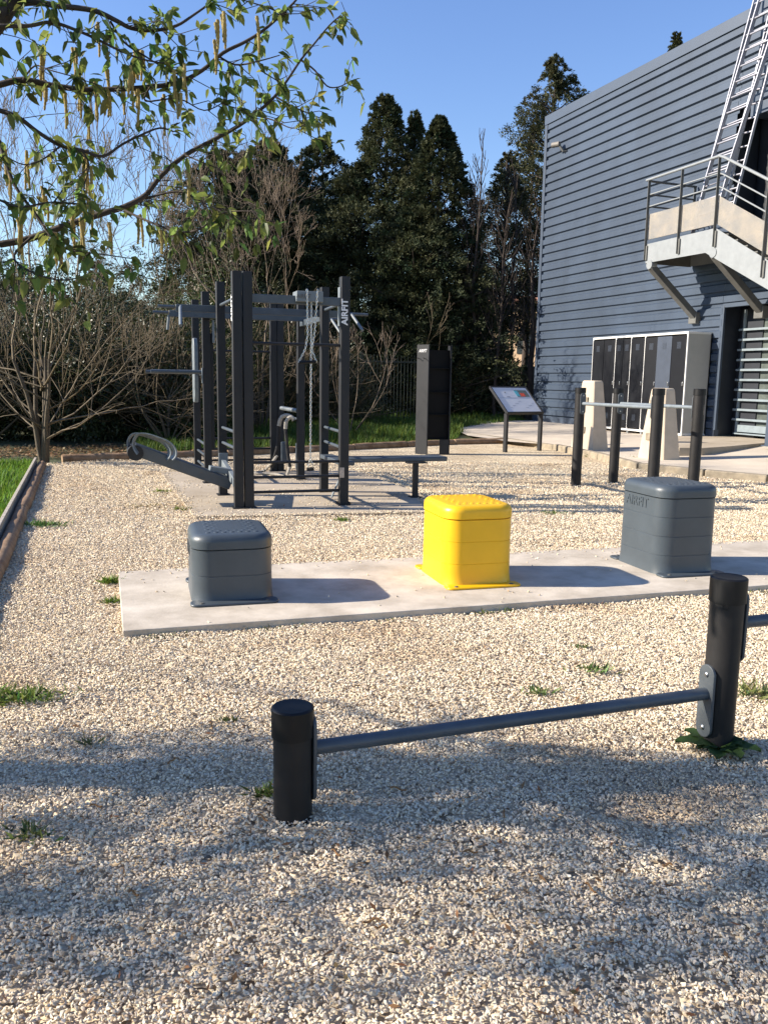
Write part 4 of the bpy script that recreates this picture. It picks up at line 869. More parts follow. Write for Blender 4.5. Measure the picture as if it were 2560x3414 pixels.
def conifer(loc, H, rad, label, name='conifer', zb=.06, lumps=.25, dens=1., col_=(.020, .032, .014), sparse=0., top=1., pw=.75, two=None, spray=.55, trunkr=.16, seedd=0, kit='evergreen trees in the background', lf=.105):
    """crown of drooping feathery sprays round a trunk"""
    T = tree_thing(name, loc, label, 'evergreen tree', kit); base = np.array(loc, float)
    B1 = Branches(); zt = H * .97; n = 8; prev = base.copy()
    for i in range(n):
        q_ = base + np.array([.05 * math.sin(i * 1.3 + seedd), .05 * math.cos(i), zt * (i + 1) / n]); B1.seg.append((prev, q_, trunkr * (1 - i / n) + .02, trunkr * (1 - (i + 1) / n) + .02)); prev = q_
    N = int(700 * dens * (H / 10)); h = zb + (1 - zb) * rng.random(N) ** 1.0; az = rng.random(N) * 2 * np.pi
    prof_ = np.minimum((1 - h) ** pw, 1.9 * (1 - h)) * (.35 + .65 * np.clip((h - zb) * 8, 0, 1)) + .03
    ph = rng.random(6) * 6.28; lump = 1 + lumps * (np.sin(az * 2 + h * 17 + ph[0]) + np.sin(az * 3 - h * 29 + ph[1]) + .8 * np.sin(h * 53 + az + ph[2])) * .6
    rr = rad * prof_ * np.clip(lump, .2, 2) * (1 - .55 * rng.random(N) ** 2.2)
    if sparse:
        keep = (np.sin(h * 40 + ph[3] + az * 1.5) + np.sin(az * 4 + h * 11 + ph[4]) + .6 * rng.normal(size=N)) > sparse - 1; h, az, rr = h[keep], az[keep], rr[keep]
    N = len(h); C0 = base + np.column_stack([np.cos(az) * rr, np.sin(az) * rr, h * H])
    for i in range(0, N, max(1, int(N / 120))): B1.seg.append((base + np.array([0, 0, h[i] * H * .97 - .25 * rr[i]]), C0[i], .035, .012))
    B1.mesh('trunk', 'darkbark', T, 5)
    K = 52; out = np.column_stack([np.cos(az), np.sin(az), .55 * rng.normal(size=N) * .5 + .35]); out = norm(out + .35 * rng.normal(size=(N, 3)))
    s_len = spray * (.6 + .8 * rng.random(N)) * (.5 + .5 * np.clip(rr / rad * 2.5, .25, 1))
    s_len = s_len * (.3 + .7 * np.clip((1 - h) * 5, 0, 1))
    t = rng.random((N, K)) ** .8; jit = rng.normal(size=(N, K, 3)) * (.16 * (1.05 - t) + .04)[..., None] * (s_len * 1.1)[:, None, None]
    P = C0[:, None] + out[:, None] * (t * s_len[:, None])[..., None] + jit; P[..., 2] -= (t ** 2) * s_len[:, None] * .35
    P = P.reshape(-1, 3); n_ = len(P); D = norm(np.repeat(out, K, 0) + .55 * rng.normal(size=(n_, 3))); sd = norm(np.cross(D, randdir(n_)))
    V, F = quads(P, D, sd, lf * (.6 + .8 * rng.random(n_)), lf * .36 * (.6 + .8 * rng.random(n_)))
    cb = leafcolor(N, col_, .22, .12); wv = np.clip(.5 + .9 * np.sin(az * 3 + h * 23 + ph[5]) * np.sin(h * 41 + ph[0]) + .4 * rng.normal(size=N), 0, 1)[:, None]; cb = cb * (1 - wv * .6) + np.array([[.085, .088, .038]]) * wv * .6  # olive sunlit clumps painted into the spray colours
    cc = np.repeat(cb, K, 0) * (.7 + .6 * rng.random((n_, 1)))
    fast('crown', V, F, 'conif', T, np.repeat(cc, 4, 0)); return T
def XY(px, Y): return dep(px, 1257, Y)[0]
def HT(px, py, Y): return dep(px, py, Y)[2]
OL = (.038, .048, .020); DK = (.020, .031, .014)
def con(px, ptop, Y, rad, label, **k): return conifer((XY(px, Y), Y, .1), HT(px, ptop, Y), rad, label, **k)
con(740, 515, 29, 3.6, 'dark ragged evergreen left of the bare tree behind the rig', col_=DK, lumps=.4, dens=2.6, pw=.6)
con(900, 480, 31, 3.8, 'dark broad evergreen directly behind the bare tree', col_=DK, lumps=.45, dens=2.8, pw=.6, zb=.42)
con(1070, 470, 32, 3.2, 'short evergreen between the broad one and the twin-topped one', col_=DK, lumps=.45, dens=2.4, pw=.6)
con(1275, 335, 31, 3.5, 'tall twin-topped evergreen with a ragged left apex', col_=OL, lumps=.55, dens=2.6, pw=.95)
con(1366, 385, 31.6, 1.7, 'ragged right apex tree beside the twin-topped evergreen', col_=OL, lumps=.5, dens=1.1, pw=1.1)
con(1446, 405, 29.5, 2.6, 'dense smooth dark cypress cone in the middle background', name='cypress', col_=DK, lumps=.10, dens=3.6, pw=.78, spray=.36)
con(830, 545, 30.2, 3.2, 'dark evergreen filling the gap behind the bare tree', col_=DK, lumps=.45, dens=2.2, pw=.55)
con(1190, 560, 30.5, 3.4, 'low dark spreading evergreen right behind the rig', col_=DK, lumps=.4, dens=2.0, pw=.42)
con(1380, 700, 29, 3.2, 'low dark spreading evergreen behind the storage column', col_=DK, lumps=.4, dens=2.0, pw=.42)
con(1520, 900, 29, 1.8, 'small dark evergreen left of the brown tree trunks', col_=DK, lumps=.4, dens=1.3, pw=.45)
con(1805, 205, 34, 3.7, 'tallest sparse tree rising beside the building corner', col_=(.055, .058, .026), lumps=.5, dens=2.3, pw=.85, sparse=.85, zb=.28, spray=.7, trunkr=.2)
con(1665, 520, 32, 1.7, 'thin brownish evergreen between bare poles and building', col_=(.05, .05, .022), lumps=.4, dens=1.0, pw=.6, sparse=.45, zb=.28)
con(1745, 430, 36, 2.6, 'brownish evergreen immediately left of the building corner', col_=(.05, .05, .024), lumps=.45, dens=1.1, pw=.6, sparse=.6, zb=.3)
con(2180, 118, 48, 1.9, 'evergreen tip showing above the roof line', col_=OL, lumps=.4, dens=1.2, pw=.7)
con(335, 880, 42, 1.5, 'small far conifer tip left of centre behind the twigs', col_=OL, lumps=.3, dens=1.0)
con(575, 935, 38, 1.2, 'small far conifer just left of the rig posts', col_=OL, lumps=.3, dens=1.0)
con(420, 985, 36, 2.2, 'low dark evergreen in the gap left of the rig', col_=DK, lumps=.4, dens=1.4, pw=.4)
con(80, 940, 33, 3.0, 'low dark evergreen behind the bare left tree', col_=DK, lumps=.4, dens=1.8, pw=.4)
con(-90, 700, 36, 3.0, 'evergreen at the far left edge', col_=DK, lumps=.4, dens=1.2, pw=.5)
# bare poles right of the cypress
def pole_tree(px, ptop, Y, label, r=.09):
    x = XY(px, Y); H = HT(px, ptop, Y); T = tree_thing('bare_pole_tree', (x, Y, 0), label, 'bare tree', 'thin leafless trees left of the building'); Bp = Branches(); B2 = Branches(); q_ = np.array([x, Y, 0.])
    for i in range(10):
        q2 = q_ + np.array([.05 * rng.normal(), .05 * rng.normal(), H / 10]); Bp.seg.append((q_, q2, r * (1 - i / 11), r * (1 - (i + 1) / 11) + .008)); 
        if i > 1:
            for _ in range(5): a = rng.random() * 6.28; f = rng.random(); B2.grow(q_ + (q2 - q_) * f, norm(np.array([math.cos(a) * .5, math.sin(a) * .5, .9])), 1.5 * (1 - i / 13), .018, 1, .45, .2, 3, .009, .2, .6)
        q_ = q2
    Bp.mesh('trunk', 'darkbark', T, 6); B2.mesh('branches', 'darkbark', T, 3)
pole_tree(1578, 495, 28, 'leafless thin tree just right of the dark cypress cone'); pole_tree(1560, 610, 28.6, 'shorter leafless pole hard against the cypress', .07); pole_tree(1692, 560, 29, 'leafless pole in front of the thin brownish evergreen', .08); pole_tree(1655, 700, 27.5, 'low leafless pole over the wooden fence', .06); pole_tree(1765, 700, 28, 'dark leafless trunk nearest the building corner', .13)

# evergreen hedge shrubs: volumes of small leaves
def shrub(loc, rx, ry, rz_, n, label, col_, name='evergreen_shrub', leaf=.07, twigs=60):
    T = tree_thing(name, loc, label, 'shrub', 'evergreen shrubs of the back hedge'); d = randdir(n); rad_ = rng.random(n) ** .33; c = np.array(loc)
    ph = rng.random(4) * 6.28; lump = 1 + .22 * np.sin(d[:, 0] * 5 + ph[0]) * np.sin(d[:, 1] * 6 + ph[1]) + .2 * np.sin(d[:, 2] * 9 + d[:, 0] * 4 + ph[2])
    P = c + d * (rad_ * lump)[:, None] * np.array([rx, ry, rz_]) + np.array([0, 0, rz_ * .75]); k = P[:, 2] > .02; P = P[k]; n = len(P)
    D = norm(d[k] + .9 * rng.normal(size=(n, 3))); D[:, 2] -= .25; sd = norm(np.cross(D, randdir(n))); V, F = quads(P, D, sd, leaf * (.6 + .8 * rng.random(n)), leaf * .6 * (.6 + .8 * rng.random(n)))
    fast('foliage', V, F, 'ivy', T, np.repeat(leafcolor(n, col_, .3), 4, 0)); B2 = Branches()
    for _ in range(twigs): dd = randdir(1)[0]; dd[2] = abs(dd[2]) + .2; B2.grow(c + np.array([0, 0, .1]), norm(dd), rz_ * 1.2, .02, 1, .5, .1, 3, .006, .3, .6)
    B2.mesh('stems', 'twig', T, 3)
IV = (.036, .047, .016); IV2 = (.06, .085, .022)
shrub((-9.6, 17.6, 0), 1.9, 1.1, 1.7, 34000, 'dark tangled shrub at the far left of the hedge', IV, twigs=90)
shrub((-7.2, 18.0, 0), 1.8, 1.1, 1.6, 34000, 'dark ivy-like shrub behind the bare corner tree', IV, twigs=110)
shrub((-5.2, 19.2, 0), 1.6, 1.0, 1.55, 30000, 'dark glossy shrub between corner tree and rig', IV, twigs=110)
shrub((-10.4, 20.5, 0), 2.2, 1.4, 2.4, 30000, 'dark shrub rising behind the left end of the hedge', IV, twigs=60)
shrub((-7.4, 21.0, 0), 2.2, 1.3, 2.4, 30000, 'dark shrub filling the middle of the left hedge', IV, twigs=60)
shrub((-4.9, 23.6, 0), 1.6, 1.3, 2.6, 15000, 'brighter green ivy-covered mound left of the rig top', IV2)
shrub((-3.4, 24, 0), 1.7, 1.2, 2.0, 12000, 'dark shrub seen through the rig posts', IV)
shrub((-1.6, 24.5, 0), 1.6, 1.0, 1.3, 10000, 'low olive shrub beside the steel fence', (.05, .055, .02))
shrub((-4.2, 18.6, 0), .9, .6, .7, 7000, 'low leafy green bush at the grass edge left of the rig', IV2, leaf=.06)
shrub((-12.6, 24, 0), 2.2, 1.8, 2.2, 9000, 'dark shrub mass beyond the left picture edge', IV)
shrub((-9.2, 26, 0), 2.4, 1.8, 2.4, 14000, 'tall dark thicket behind the left hedge', IV)
shrub((-6.4, 27, 0), 2.2, 1.6, 2.2, 12000, 'tall dark thicket left of the rig', IV)
shrub((1.1, 28.6, 0), 1.6, 1.0, 1.6, 9000, 'glossy yellow-green laurel above the storage column', (.07, .085, .015), leaf=.10)
shrub((2.6, 28.6, 0), 1.6, 1.0, 1.3, 8000, 'dark shrub between storage column and information panel', IV)
shrub((4.2, 30.5, 0), 1.5, 1.0, 1.1, 7000, 'dark shrub beside the foot of the building corner', IV)

# fences
def fence(name, a, b, z0, z1, label, step, m, wdt, thick, rails, cat, lean=0):
    a = np.array(a, float); b = np.array(b, float); L_ = np.linalg.norm(b - a); d = (b - a) / L_; T = thing(name, (*a, 0), label, cat); an = math.atan2(d[1], d[0]); n = int(L_ / step); mb = MB()
    for i in range(n + 1): p = a + d * step * i; mb.box((p[0], p[1], (z0 + z1) / 2 + random.uniform(-.02, .02)), (wdt, thick, z1 - z0), an)
    mb.build('pickets' if thick < .03 and wdt < .05 else 'boards', m, T, smooth=0)
    for z in rails: mb = MB(); mb.bar((*a, z), (*b, z), .04, .05); mb.build('rail', m, T)
    k = int(L_ / 2.4)
    for i in range(k + 1): p = a + d * L_ * i / k; mb = MB(); mb.box((p[0], p[1], z1 / 2 + .05), (.07, .07, z1 + .1), an); mb.build('post', m, T)
fence('steel_fence', (-9, 22.6), (2.0, 26.4), .1, 2.2, 'dark green steel picket fence behind the rough grass', .11, 'fence', .02, .02, (.3, 2.0), 'fence')
fence('board_fence', (2.1, 28.4), (5.6, 30.2), .1, 2.0, 'dark stained wooden board fence left of the building corner', .155, 'wood', .13, .022, (.5, 1.6), 'fence')
# houses beyond the trees
def house(c, w, d, h, rz, label, m):
    T = thing('house', (c[0], c[1], 0), label, 'house'); X = Matrix.Translation((c[0], c[1], 0)) @ Matrix.Rotation(rz, 4, 'Z'); mb = MB(X); mb.box((0, 0, h / 2), (w, d, h)); mb.build('wall', m, T)
    mb = MB(X); mb.add([(-w / 2 - .4, -d / 2 - .4, h), (w / 2 + .4, -d / 2 - .4, h), (w / 2 + .4, d / 2 + .4, h), (-w / 2 - .4, d / 2 + .4, h), (-w / 2 - .4, 0, h + .9), (w / 2 + .4, 0, h + .9)], [(0, 1, 5, 4), (3, 4, 5, 2), (0, 4, 3), (1, 2, 5), (0, 3, 2, 1)]); mb.build('roof', 'roof', T)
    for u in (-w * .3, 0, w * .3):
        mb = MB(X); mb.box((u, -d / 2 - .01, h * .62), (1., .08, 1.3)); mb.build('window', 'pane', T)
house((-7.0, 50), 6, 8, 8.0, R(-14), 'cream rendered house glimpsed through the bare tree behind the rig', 'housecream')
house((10.2, 56), 12, 8, 6.2, R(-24), 'ochre house glimpsed between the trunks left of the building', 'house')

# ---------------------------------------------------------------- catkin tree overhead
CT = tree_thing('hornbeam_tree', (-2.75, 2.75, 0), 'leafy tree with hanging yellow catkins reaching in from the upper left', 'tree')
K_ = 1 / 1.2762
limbs = [
 ([(0,1040),(130,1015),(280,960),(450,905),(530,880),(620,830),(690,745),(790,660),(900,600),(1000,545),(1080,490),(1160,420),(1220,345),(1280,255),(1330,195),(1400,110),(1450,65)], 3.0, 3.3, .016, .003),
 ([(-60,370),(0,360),(100,340),(230,365),(350,380),(480,380),(640,370),(760,350),(860,300),(950,225),(1040,180),(1120,130),(1200,60),(1260,0),(1290,-50)], 2.9, 3.1, .014, .004),
 ([(-60,450),(0,470),(80,500),(160,560),(260,620),(350,640),(440,665),(520,615),(600,575),(680,545),(740,560)], 2.8, 3.0, .011, .003),
 ([(-250,520),(-120,240),(0,90),(60,0),(150,-120)], 2.75, 2.8, .034, .028),
 ([(40,20),(150,10),(250,25),(400,45),(500,90),(560,120),(650,130),(750,110),(830,60),(900,10)], 2.8, 3.0, .013, .004),
 ([(-40,110),(120,110),(220,95),(330,130),(420,170),(500,210),(600,250),(700,270)], 2.7, 2.9, .008, .003),
 ([(530,895),(640,945),(760,985),(850,975),(950,905),(1100,900)], 3.05, 2.7, .006, .002),
 ([(620,845),(760,815),(860,860),(960,910),(990,935)], 3.1, 3.0, .005, .002),
 ([(910,225),(1000,275),(1100,260),(1190,235)], 3.05, 3.1, .005, .002),
 ([(1170,410),(1260,460),(1370,505)], 3.25, 3.2, .005, .002),
 ([(1280,255),(1340,300),(1390,365),(1440,370),(1490,345)], 3.3, 3.3, .005, .002),
 ([(1080,490),(1160,510),(1240,545),(1300,530)], 3.2, 3.1, .004, .002),
 ([(470,90),(530,180),(620,240),(720,300),(800,330)], 2.9, 3.0, .005, .002),
 ([(0,600),(60,780),(160,920),(230,1020),(300,1065),(420,1080),(560,1100)], 2.9, 2.8, .008, .002),
 ([(790,660),(860,690),(940,720)], 3.1, 3.0, .004, .002),
 ([(900,600),(920,660),(1000,650),(1040,680)], 3.15, 3.1, .003, .002),
 ([(350,640),(380,700),(360,790),(350,860)], 2.9, 2.85, .004, .002),
 ([(130,1015),(60,1090),(120,1150),(240,1190),(350,1180)], 2.9, 2.6, .006, .002),
 ([(640,370),(620,430),(760,420),(870,470),(960,430)], 2.95, 3.0, .004, .002),
 ([(1110,300),(1190,350)], 3.1, 3.15, .003, .002),
 ([(1230,100),(1180,50),(1100,20),(1000,-10)], 3.1, 3.0, .004, .002),
 ([(260,620),(180,680),(100,700),(20,660)], 2.9, 2.7, .004, .002),
 ([(100,340),(150,280),(220,300),(330,330)], 2.85, 2.8, .004, .002),
 ([(-100,800),(20,860),(100,880),(220,860),(330,870)], 2.8, 2.7, .006, .002),
]
def cat_smooth(P, n=4): return [np.array(v) for v in smoothp([Vector(p) for p in P], n)]
BR = Branches(); spawn = []
for pts_, d0, d1, r0, r1 in limbs:
    m_ = len(pts_); P = [dep(x * K_, y * K_, d0 + (d1 - d0) * i / (m_ - 1)) for i, (x, y) in enumerate(pts_)]; P = cat_smooth(P); n = len(P)
    for i in range(n - 1): BR.seg.append((P[i], P[i + 1], .8 * (r0 + (r1 - r0) * i / (n - 1)), .8 * (r0 + (r1 - r0) * (i + 1) / (n - 1))))
    spawn.append((P, r0, r1))
# trunk and the part of the crown outside the picture, whose shade falls on the gravel
TB = np.array([-2.75, 2.75, 0.]); TT = dep(-250 * K_, 520 * K_, 2.75)
prev = TB
TR = Branches()
for i in range(8):
    f = (i + 1) / 8; q_ = TB + (TT - TB) * f + np.array([.05 * math.sin(3 * f), .03 * math.cos(4 * f), 0]) * (i < 7); TR.seg.append((prev, q_, .12 - .06 * i / 8, .12 - .06 * (i + 1) / 8)); prev = q_
TR.mesh('trunk', 'bark', CT, 10)
tw_pts = []   # (pos, dir) where leaves sit
clus = []
for P, r0, r1 in spawn:
    L_ = sum(np.linalg.norm(b - a) for a, b in zip(P[:-1], P[1:])); nt_ = int(L_ / .034)
    for k in range(nt_):
        f = rng.random(); f = .08 + .92 * f; i = min(int(f * (len(P) - 1)), len(P) - 2); q_ = P[i] + (P[i + 1] - P[i]) * rng.random(); tg = norm(P[i + 1] - P[i])
        a = rng.normal(size=3); a -= a.dot(tg) * tg; a = norm(a); d = norm(tg * .8 + a * .9 + np.array([0, 0, -.1])); Lt = .05 + .13 * rng.random()
        q2 = q_ + d * Lt * .5; d2 = norm(d + .5 * rng.normal(size=3) + np.array([0, 0, -.15])); q3 = q2 + d2 * Lt * .5
        BR.seg.append((q_, q2, .0016, .0013)); BR.seg.append((q2, q3, .0013, .001)); clus.append((q2, d)); clus.append((q3, d2)); 
        if rng.random() < .45: clus.append((q_, a))
    clus.append((P[-1], norm(P[-1] - P[-2]))); clus.append((P[-1], norm(P[-1] - P[-2])))
# random larger limbs out of frame
SH = Branches(); tips = []
for i in range(15):
    st = np.array([-2.75, 2.75, 1.6 + 1.0 * rng.random()]); a = math.pi + rng.uniform(-.75, .75); tgt = np.array([-6.8 + 4.0 * rng.random(), 1.35 + 1.5 * rng.random(), 2.0 + 1.7 * rng.random()]); d = norm(tgt - st); L_ = np.linalg.norm(tgt - st)
    SH.grow(st, d, L_ * .75, .035, 3, .55, .05, 3.6, .003, .2, .42, tips)
SH.mesh('outer_branches', 'bark', CT, 4)
BR.mesh('branches', 'darkbark', CT, 6)
def leaves(P, D, size):
    """folded pointed leaves hanging from P"""
    n = len(P); up = np.array([0, 0, 1.]); sd = norm(np.cross(D, up + .5 * rng.normal(size=(n, 3)))); nr = np.cross(sd, D); L_ = size[:, None]
    w = L_ * .24
    pts = [P, P + D * L_ * .3 + sd * w + nr * w * .35, P + D * L_ * .3, P + D * L_ * .3 - sd * w + nr * w * .35,
           P + D * L_ * .65 + sd * w * .8 + nr * w * .2 - up * L_ * .04, P + D * L_ * .65 - up * L_ * .05, P + D * L_ * .65 - sd * w * .8 + nr * w * .2 - up * L_ * .04, P + D * L_ - up * L_ * .14]
    V = np.stack(pts, 1).reshape(-1, 3); k = (np.arange(n) * 8)[:, None]; tr = [(0, 1, 2), (0, 2, 3), (1, 4, 5), (1, 5, 2), (2, 5, 6), (2, 6, 3), (4, 7, 5), (5, 7, 6)]
    F = np.concatenate([k + np.array([t_]) for t_ in tr]); return V, F
Pc = np.array([c for c, d in clus]); Dc = np.array([d for c, d in clus]); rep = rng.integers(1, 4, len(Pc)); P = np.repeat(Pc, rep, 0); D = np.repeat(Dc, rep, 0); n = len(P)
D = norm(D * .6 + .75 * rng.normal(size=(n, 3)) + np.array([0, 0, -.75])); P = P + .006 * rng.normal(size=P.shape)
V, F = leaves(P, D, .030 + .026 * rng.random(n)); lc = leafcolor(n, (.105, .145, .036), .28, .18)
fast('foliage', V, F, 'leaf', CT, np.repeat(lc, 8, 0)); print('leaves', n)
tp = np.array([p for pts_, d in tips for p in pts_]); n = min(len(tp), 6500); idx = rng.integers(0, len(tp), n); P = tp[idx] + .07 * rng.normal(size=(n, 3)); D = norm(rng.normal(size=(n, 3)) + np.array([0, 0, -.7]))
vis = (P[:, 0] > -.50 * P[:, 1] - .35) | (P[:, 1] > 2.95)
P, D = P[~vis], D[~vis]
nc = 380; Yc_ = 1.35 + 1.45 * rng.random(nc) ** .8; zc = 1.75 + 2.3 * rng.random(nc); xs_ = -1.9 + 4.2 * rng.random(nc); Cc = np.column_stack([xs_ - zc / .53, Yc_, zc]); Cc = Cc[Cc[:, 0] < -.5 * Cc[:, 1] - .5]
TS = Branches(); src_ = np.array([p for p in tp if p[0] < -1.8 and p[1] < 3.0])
for c in Cc:
    k_ = np.argmin(((src_ - c) ** 2).sum(1)); a_ = src_[k_]; m_ = (a_ + c) / 2 + .05 * rng.normal(size=3); TS.seg.append((a_, m_, .005, .004)); TS.seg.append((m_, c, .004, .002))
TS.mesh('twigs', 'bark', CT, 3)
P2 = np.repeat(Cc, 10, 0) + rng.normal(size=(len(Cc) * 10, 3)) * np.array([.10, .045, .05]); P = np.concatenate([P, P2]); D = np.concatenate([D, norm(rng.normal(size=P2.shape) + np.array([0, 0, -.7]))]); n = len(P)
V, F = leaves(P, D, .05 + .03 * rng.random(n)); fast('outer_foliage', V, F, 'leaf', CT, np.repeat(leafcolor(n, (.085, .135, .028), .25, .18), 8, 0)); print('outer', n)
# catkins: bumpy hanging spindles in small clusters
catpx = [(175,200,3),(175,290,2),(190,330,2),(250,1010,2),(320,200,2),(335,350,2),(405,340,2),(415,100,2),(457,300,2),(459,380,3),(520,380,2),(550,275,3),(575,210,3),(600,210,3),(585,380,2),(690,410,2),(740,300,2),(750,390,2),(775,260,3),(785,330,1),(910,90,2),(912,170,1),(940,60,2),(950,50,1),(1093,60,1),(275,400,2),(370,490,2),(360,640,3),(375,700,3),(350,840,3),(380,850,2),(345,940,2),(300,900,3),(305,960,2),(230,990,2),(180,800,2),(195,830,1),(85,960,3),(70,920,2),(15,640,3),(30,690,3),(110,650,3),(465,940,2),(590,910,2),(680,965,1),(800,740,2),(820,860,2),(835,880,2),(750,900,1),(920,930,2),(930,980,2),(1030,665,2),(1110,900,5),(1112,930,3),(510,620,1),(280,720,1),(370,1060,2),(390,1060,2),(100,1000,2),(35,110,2),(45,120,2),(5,300,2),(10,700,2)]
ncat = 0
for (x, y, k) in catpx:
    for j in range(k):
        Y = 2.85 + .35 * rng.random(); p = Vector(dep((x + rng.normal() * (5 if k > 1 else 1)) * K_, (y + rng.normal() * 6) * K_, Y)); L_ = .06 + .065 * rng.random(); n = 15; pts_ = []; rs = []
        for i in range(n):
            f = i / (n - 1); pts_.append(p + Vector((.006 * math.sin(f * 2 + j), .004 * math.sin(f * 3 + x), -L_ * f))); rs.append((.0066 if i % 2 else .0050) * (1 - .4 * f ** 2))
        if ncat < 100:
            mb = MB(); mb.tube(pts_, rs, 6); mb.build('catkin', 'catkin', CT, smooth=60); ncat += 1

# ================================================================ WEEDS
def weed(px, py, w, hgt_, n, label, colr=(.10, .16, .03), z=0, broad=False):
    z += .012; c = g(px, py, z); T = thing('weed', c, label, 'weed', None)
    if broad:
        m_ = n; a = np.linspace(0, 2 * np.pi, m_, endpoint=False) + .3 * rng.random(m_); V = []; F = []; cc = []
        for i in range(m_):
            d = np.array([math.cos(a[i]), math.sin(a[i]), .0]); s = np.array([-d[1], d[0], 0]); L_ = w * (.7 + .5 * rng.random()); k = 7; b0 = len(V)
            for j in range(k + 1):
                f = j / k; wd2 = .30 * w * math.sin(math.pi * min(1, f * .92 + .05)) ** .8 * (1 + .22 * (-1) ** j); zz = z + .01 + hgt_ * math.sin(f * 2.4) * (.6 + .5 * rng.random() * .3); p = c + d * L_ * f; p[2] = zz
                V += [p + s * wd2 + np.array([0, 0, .012]), p, p - s * wd2 + np.array([0, 0, .012])]
            for j in range(k):
                q_ = b0 + 3 * j; F += [(q_, q_ + 1, q_ + 4, q_ + 3), (q_ + 1, q_ + 2, q_ + 5, q_ + 4)]
            cc += [np.array(colr) * (.7 + .5 * rng.random())] * (3 * (k + 1))
        fast('leaves', np.array(V), np.array(F), 'weed', T, np.array(cc), smooth=True)
    else:
        nn = n; P = c + np.column_stack([rng.normal(size=nn) * w * .4, rng.normal(size=nn) * w * .22, np.zeros(nn)]); D = norm(np.column_stack([rng.normal(size=nn) * .9, rng.normal(size=nn) * .9, .35 + rng.random(nn)])); sd = norm(np.cross(D, randdir(nn))); V, F = quads(P, D, sd, hgt_ * (.5 + .8 * rng.random(nn)), .006 + .006 * rng.random(nn))
        fast('leaves', V, F, 'weed', T, np.repeat(leafcolor(nn, colr, .3), 4, 0))
    return T
weed(2395, 2505, .15, .035, 9, 'broad dark-leaved dock plant at the foot of the right front post', (.035, .07, .018), broad=True)
weed(60, 2330, .22, .07, 260, 'grass tuft on the gravel at the left edge', (.10, .15, .03)); weed(140, 1752, .25, .07, 240, 'long green grass tuft beside the left border logs', (.07, .14, .03)); weed(370, 1945, .07, .07, 160, 'upright green weed at the left end of the concrete strip', (.12, .18, .03), z=.0); weed(375, 2010, .06, .05, 120, 'small weed just below the left end corner of the strip', (.12, .18, .03))
weed(1140, 1735, .10, .04, 110, 'small green weed between rig slab and yellow box'); weed(1840, 1712, .2, .04, 150, 'flat grass patch between yellow and tall grey box', (.08, .13, .03)); weed(1975, 2240, .10, .06, 50, 'thin grass tuft in the gravel below the tall grey box', (.12, .17, .05)); weed(1800, 2310, .09, .05, 50, 'thin grass tuft above the hurdle tube', (.12, .17, .05)); weed(2520, 2320, .16, .08, 120, 'straw and green tuft at the right edge beyond the hurdle post', (.16, .18, .06)); weed(2000, 1524, .3, .12, 200, 'weed clump on the kerb between first and second bar posts', (.09, .13, .03)); weed(2110, 1540, .35, .12, 220, 'weed clump on the kerb left of the half-hidden pylon', (.10, .12, .03)); weed(885, 2650, .05, .05, 50, 'little weed left of the low front post', (.06, .09, .02)); weed(490, 1690, .3, .035, 130, 'dry olive patch on the gravel left of the rig slab', (.20, .17, .07)); weed(110, 2790, .10, .05, 60, 'sparse weed at the lower left edge', (.07, .10, .03)); weed(690, 2095, .03, .04, 24, 'tiny sprig at the front edge of the concrete strip', (.10, .12, .03)); weed(540, 1640, .12, .05, 90, 'green weed row at the left slab corner', (.13, .17, .03)); weed(610, 1700, .12, .05, 90, 'yellowish weed row at the slab front corner', (.15, .17, .04)); weed(1940, 2160, .06, .04, 30, 'faint grass sprig near the strip edge', (.12, .15, .05)); weed(760, 2405, .05, .04, 30, 'small olive sprig in the open gravel', (.13, .14, .05)); weed(300, 2480, .05, .04, 30, 'small olive sprig in the left gravel', (.10, .12, .05))
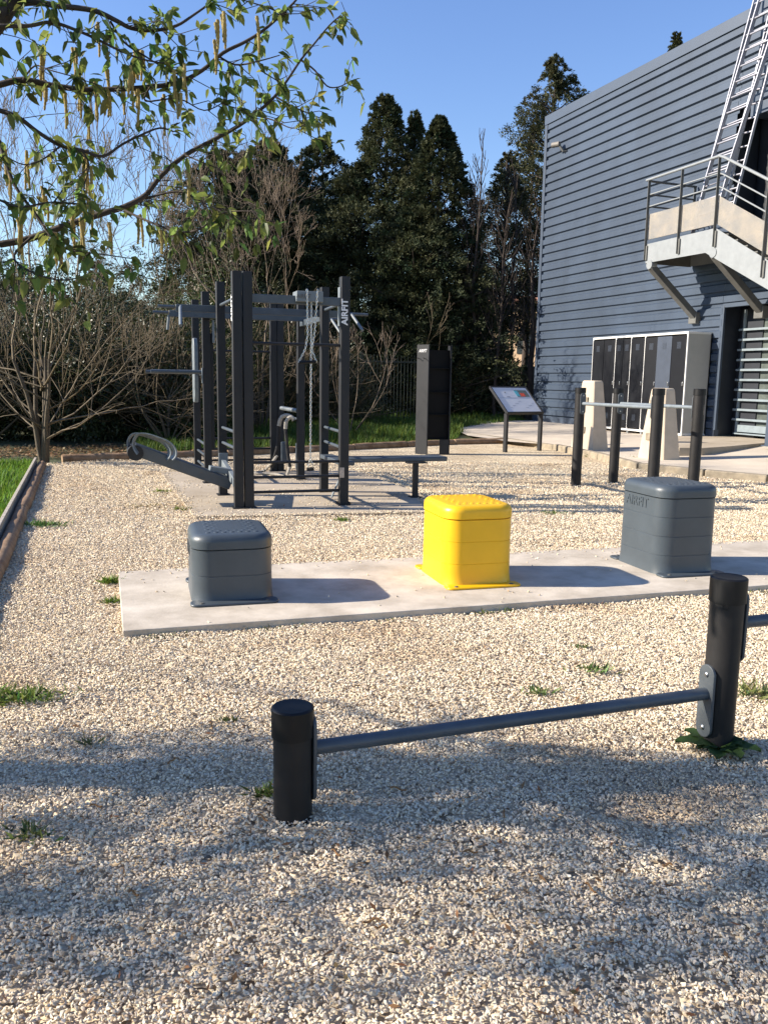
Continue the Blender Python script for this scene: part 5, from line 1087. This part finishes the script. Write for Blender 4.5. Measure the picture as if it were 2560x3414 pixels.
# fallen catkins and twigs on the gravel
mb = MB()
for (x, y) in ((1265, 3085), (1290, 3110), (1105, 2850), (1300, 2640), (1545, 2855), (700, 2420), (2420, 2480), (560, 2560), (1740, 2640), (1430, 2370), (430, 2990), (1950, 2960), (860, 2730), (1680, 2740), (2240, 2900), (300, 2700), (1000, 2500), (1180, 2300)):
    c = g(x, y, .012); a = random.uniform(0, 6.28); L_ = random.uniform(.03, .06); pts_ = [Vector((c[0] + math.cos(a) * L_ * f, c[1] + math.sin(a) * L_ * f + .006 * math.sin(f * 5), .027 + .003 * math.sin(f * 7))) for f in np.linspace(0, 1, 9)]
    mb.tube(pts_, [.0035 if i % 2 else .0026 for i in range(9)], 6)
MT['dry'] = mat('dry_catkin', (.20, .10, .035), .9, noise=.3, nscale=200); o = mb.build('fallen_catkins', 'dry'); tag(o, 'brown dried catkins scattered on the front gravel', 'fallen catkins', kind='stuff')
n = 1600; t = rng.random(n); P = pad[0] + (pad[1] - pad[0]) * t[:, None] + rng.normal(size=(n, 2)) * .012 - np.array([-.01, .03]); k = np.sin(t * 60) + .7 * np.sin(t * 23) + .5 * rng.normal(size=n) > .9; P = P[k]; n = len(P)
D = norm(np.column_stack([rng.normal(size=n) * .8, rng.normal(size=n) * .8, .3 + rng.random(n)])); V, F = quads(np.column_stack([P, np.zeros(n)]), D, norm(np.cross(D, randdir(n))), .02 + .03 * rng.random(n), .006 + .004 * rng.random(n)); o = fast('edge_weeds', V, F, 'weed', tint=np.repeat(leafcolor(n, (.09, .12, .03), .3), 4, 0)); tag(o, 'tiny weeds along the front edge of the concrete strip', 'weeds', kind='stuff')

bare_tree('bare_sapling', (1.35, 25.1, 0), 'slender bare sapling beside the storage column', 4.0, 2, 1, depth=3, kids=2.6, r=.03, lean=.2, minr=.006, spr=.4)

# dry leaf bits and straw lying on the gravel
n = 1700; Yd = 1.2 + 12 * rng.random(n) ** 1.3; Xd = (rng.random(n) * 2 - 1) * (.5 * Yd + .3); Pd = np.column_stack([Xd, Yd]); Pd = Pd[inside(Pd, bed)]; n = len(Pd); D = randdir(n, .15); V, F = quads(np.column_stack([Pd, np.full(n, .027)]), D, norm(np.cross(D, np.array([0, 0, 1.]) + .5 * randdir(n))), .015 + .03 * rng.random(n), .004 + .010 * rng.random(n))
o = fast('dry_debris', V, F, 'weed', tint=np.repeat(leafcolor(n, (.17, .095, .04), .4), 4, 0)); tag(o, 'small dry leaf bits and straw strewn over the gravel', 'debris', kind='stuff')
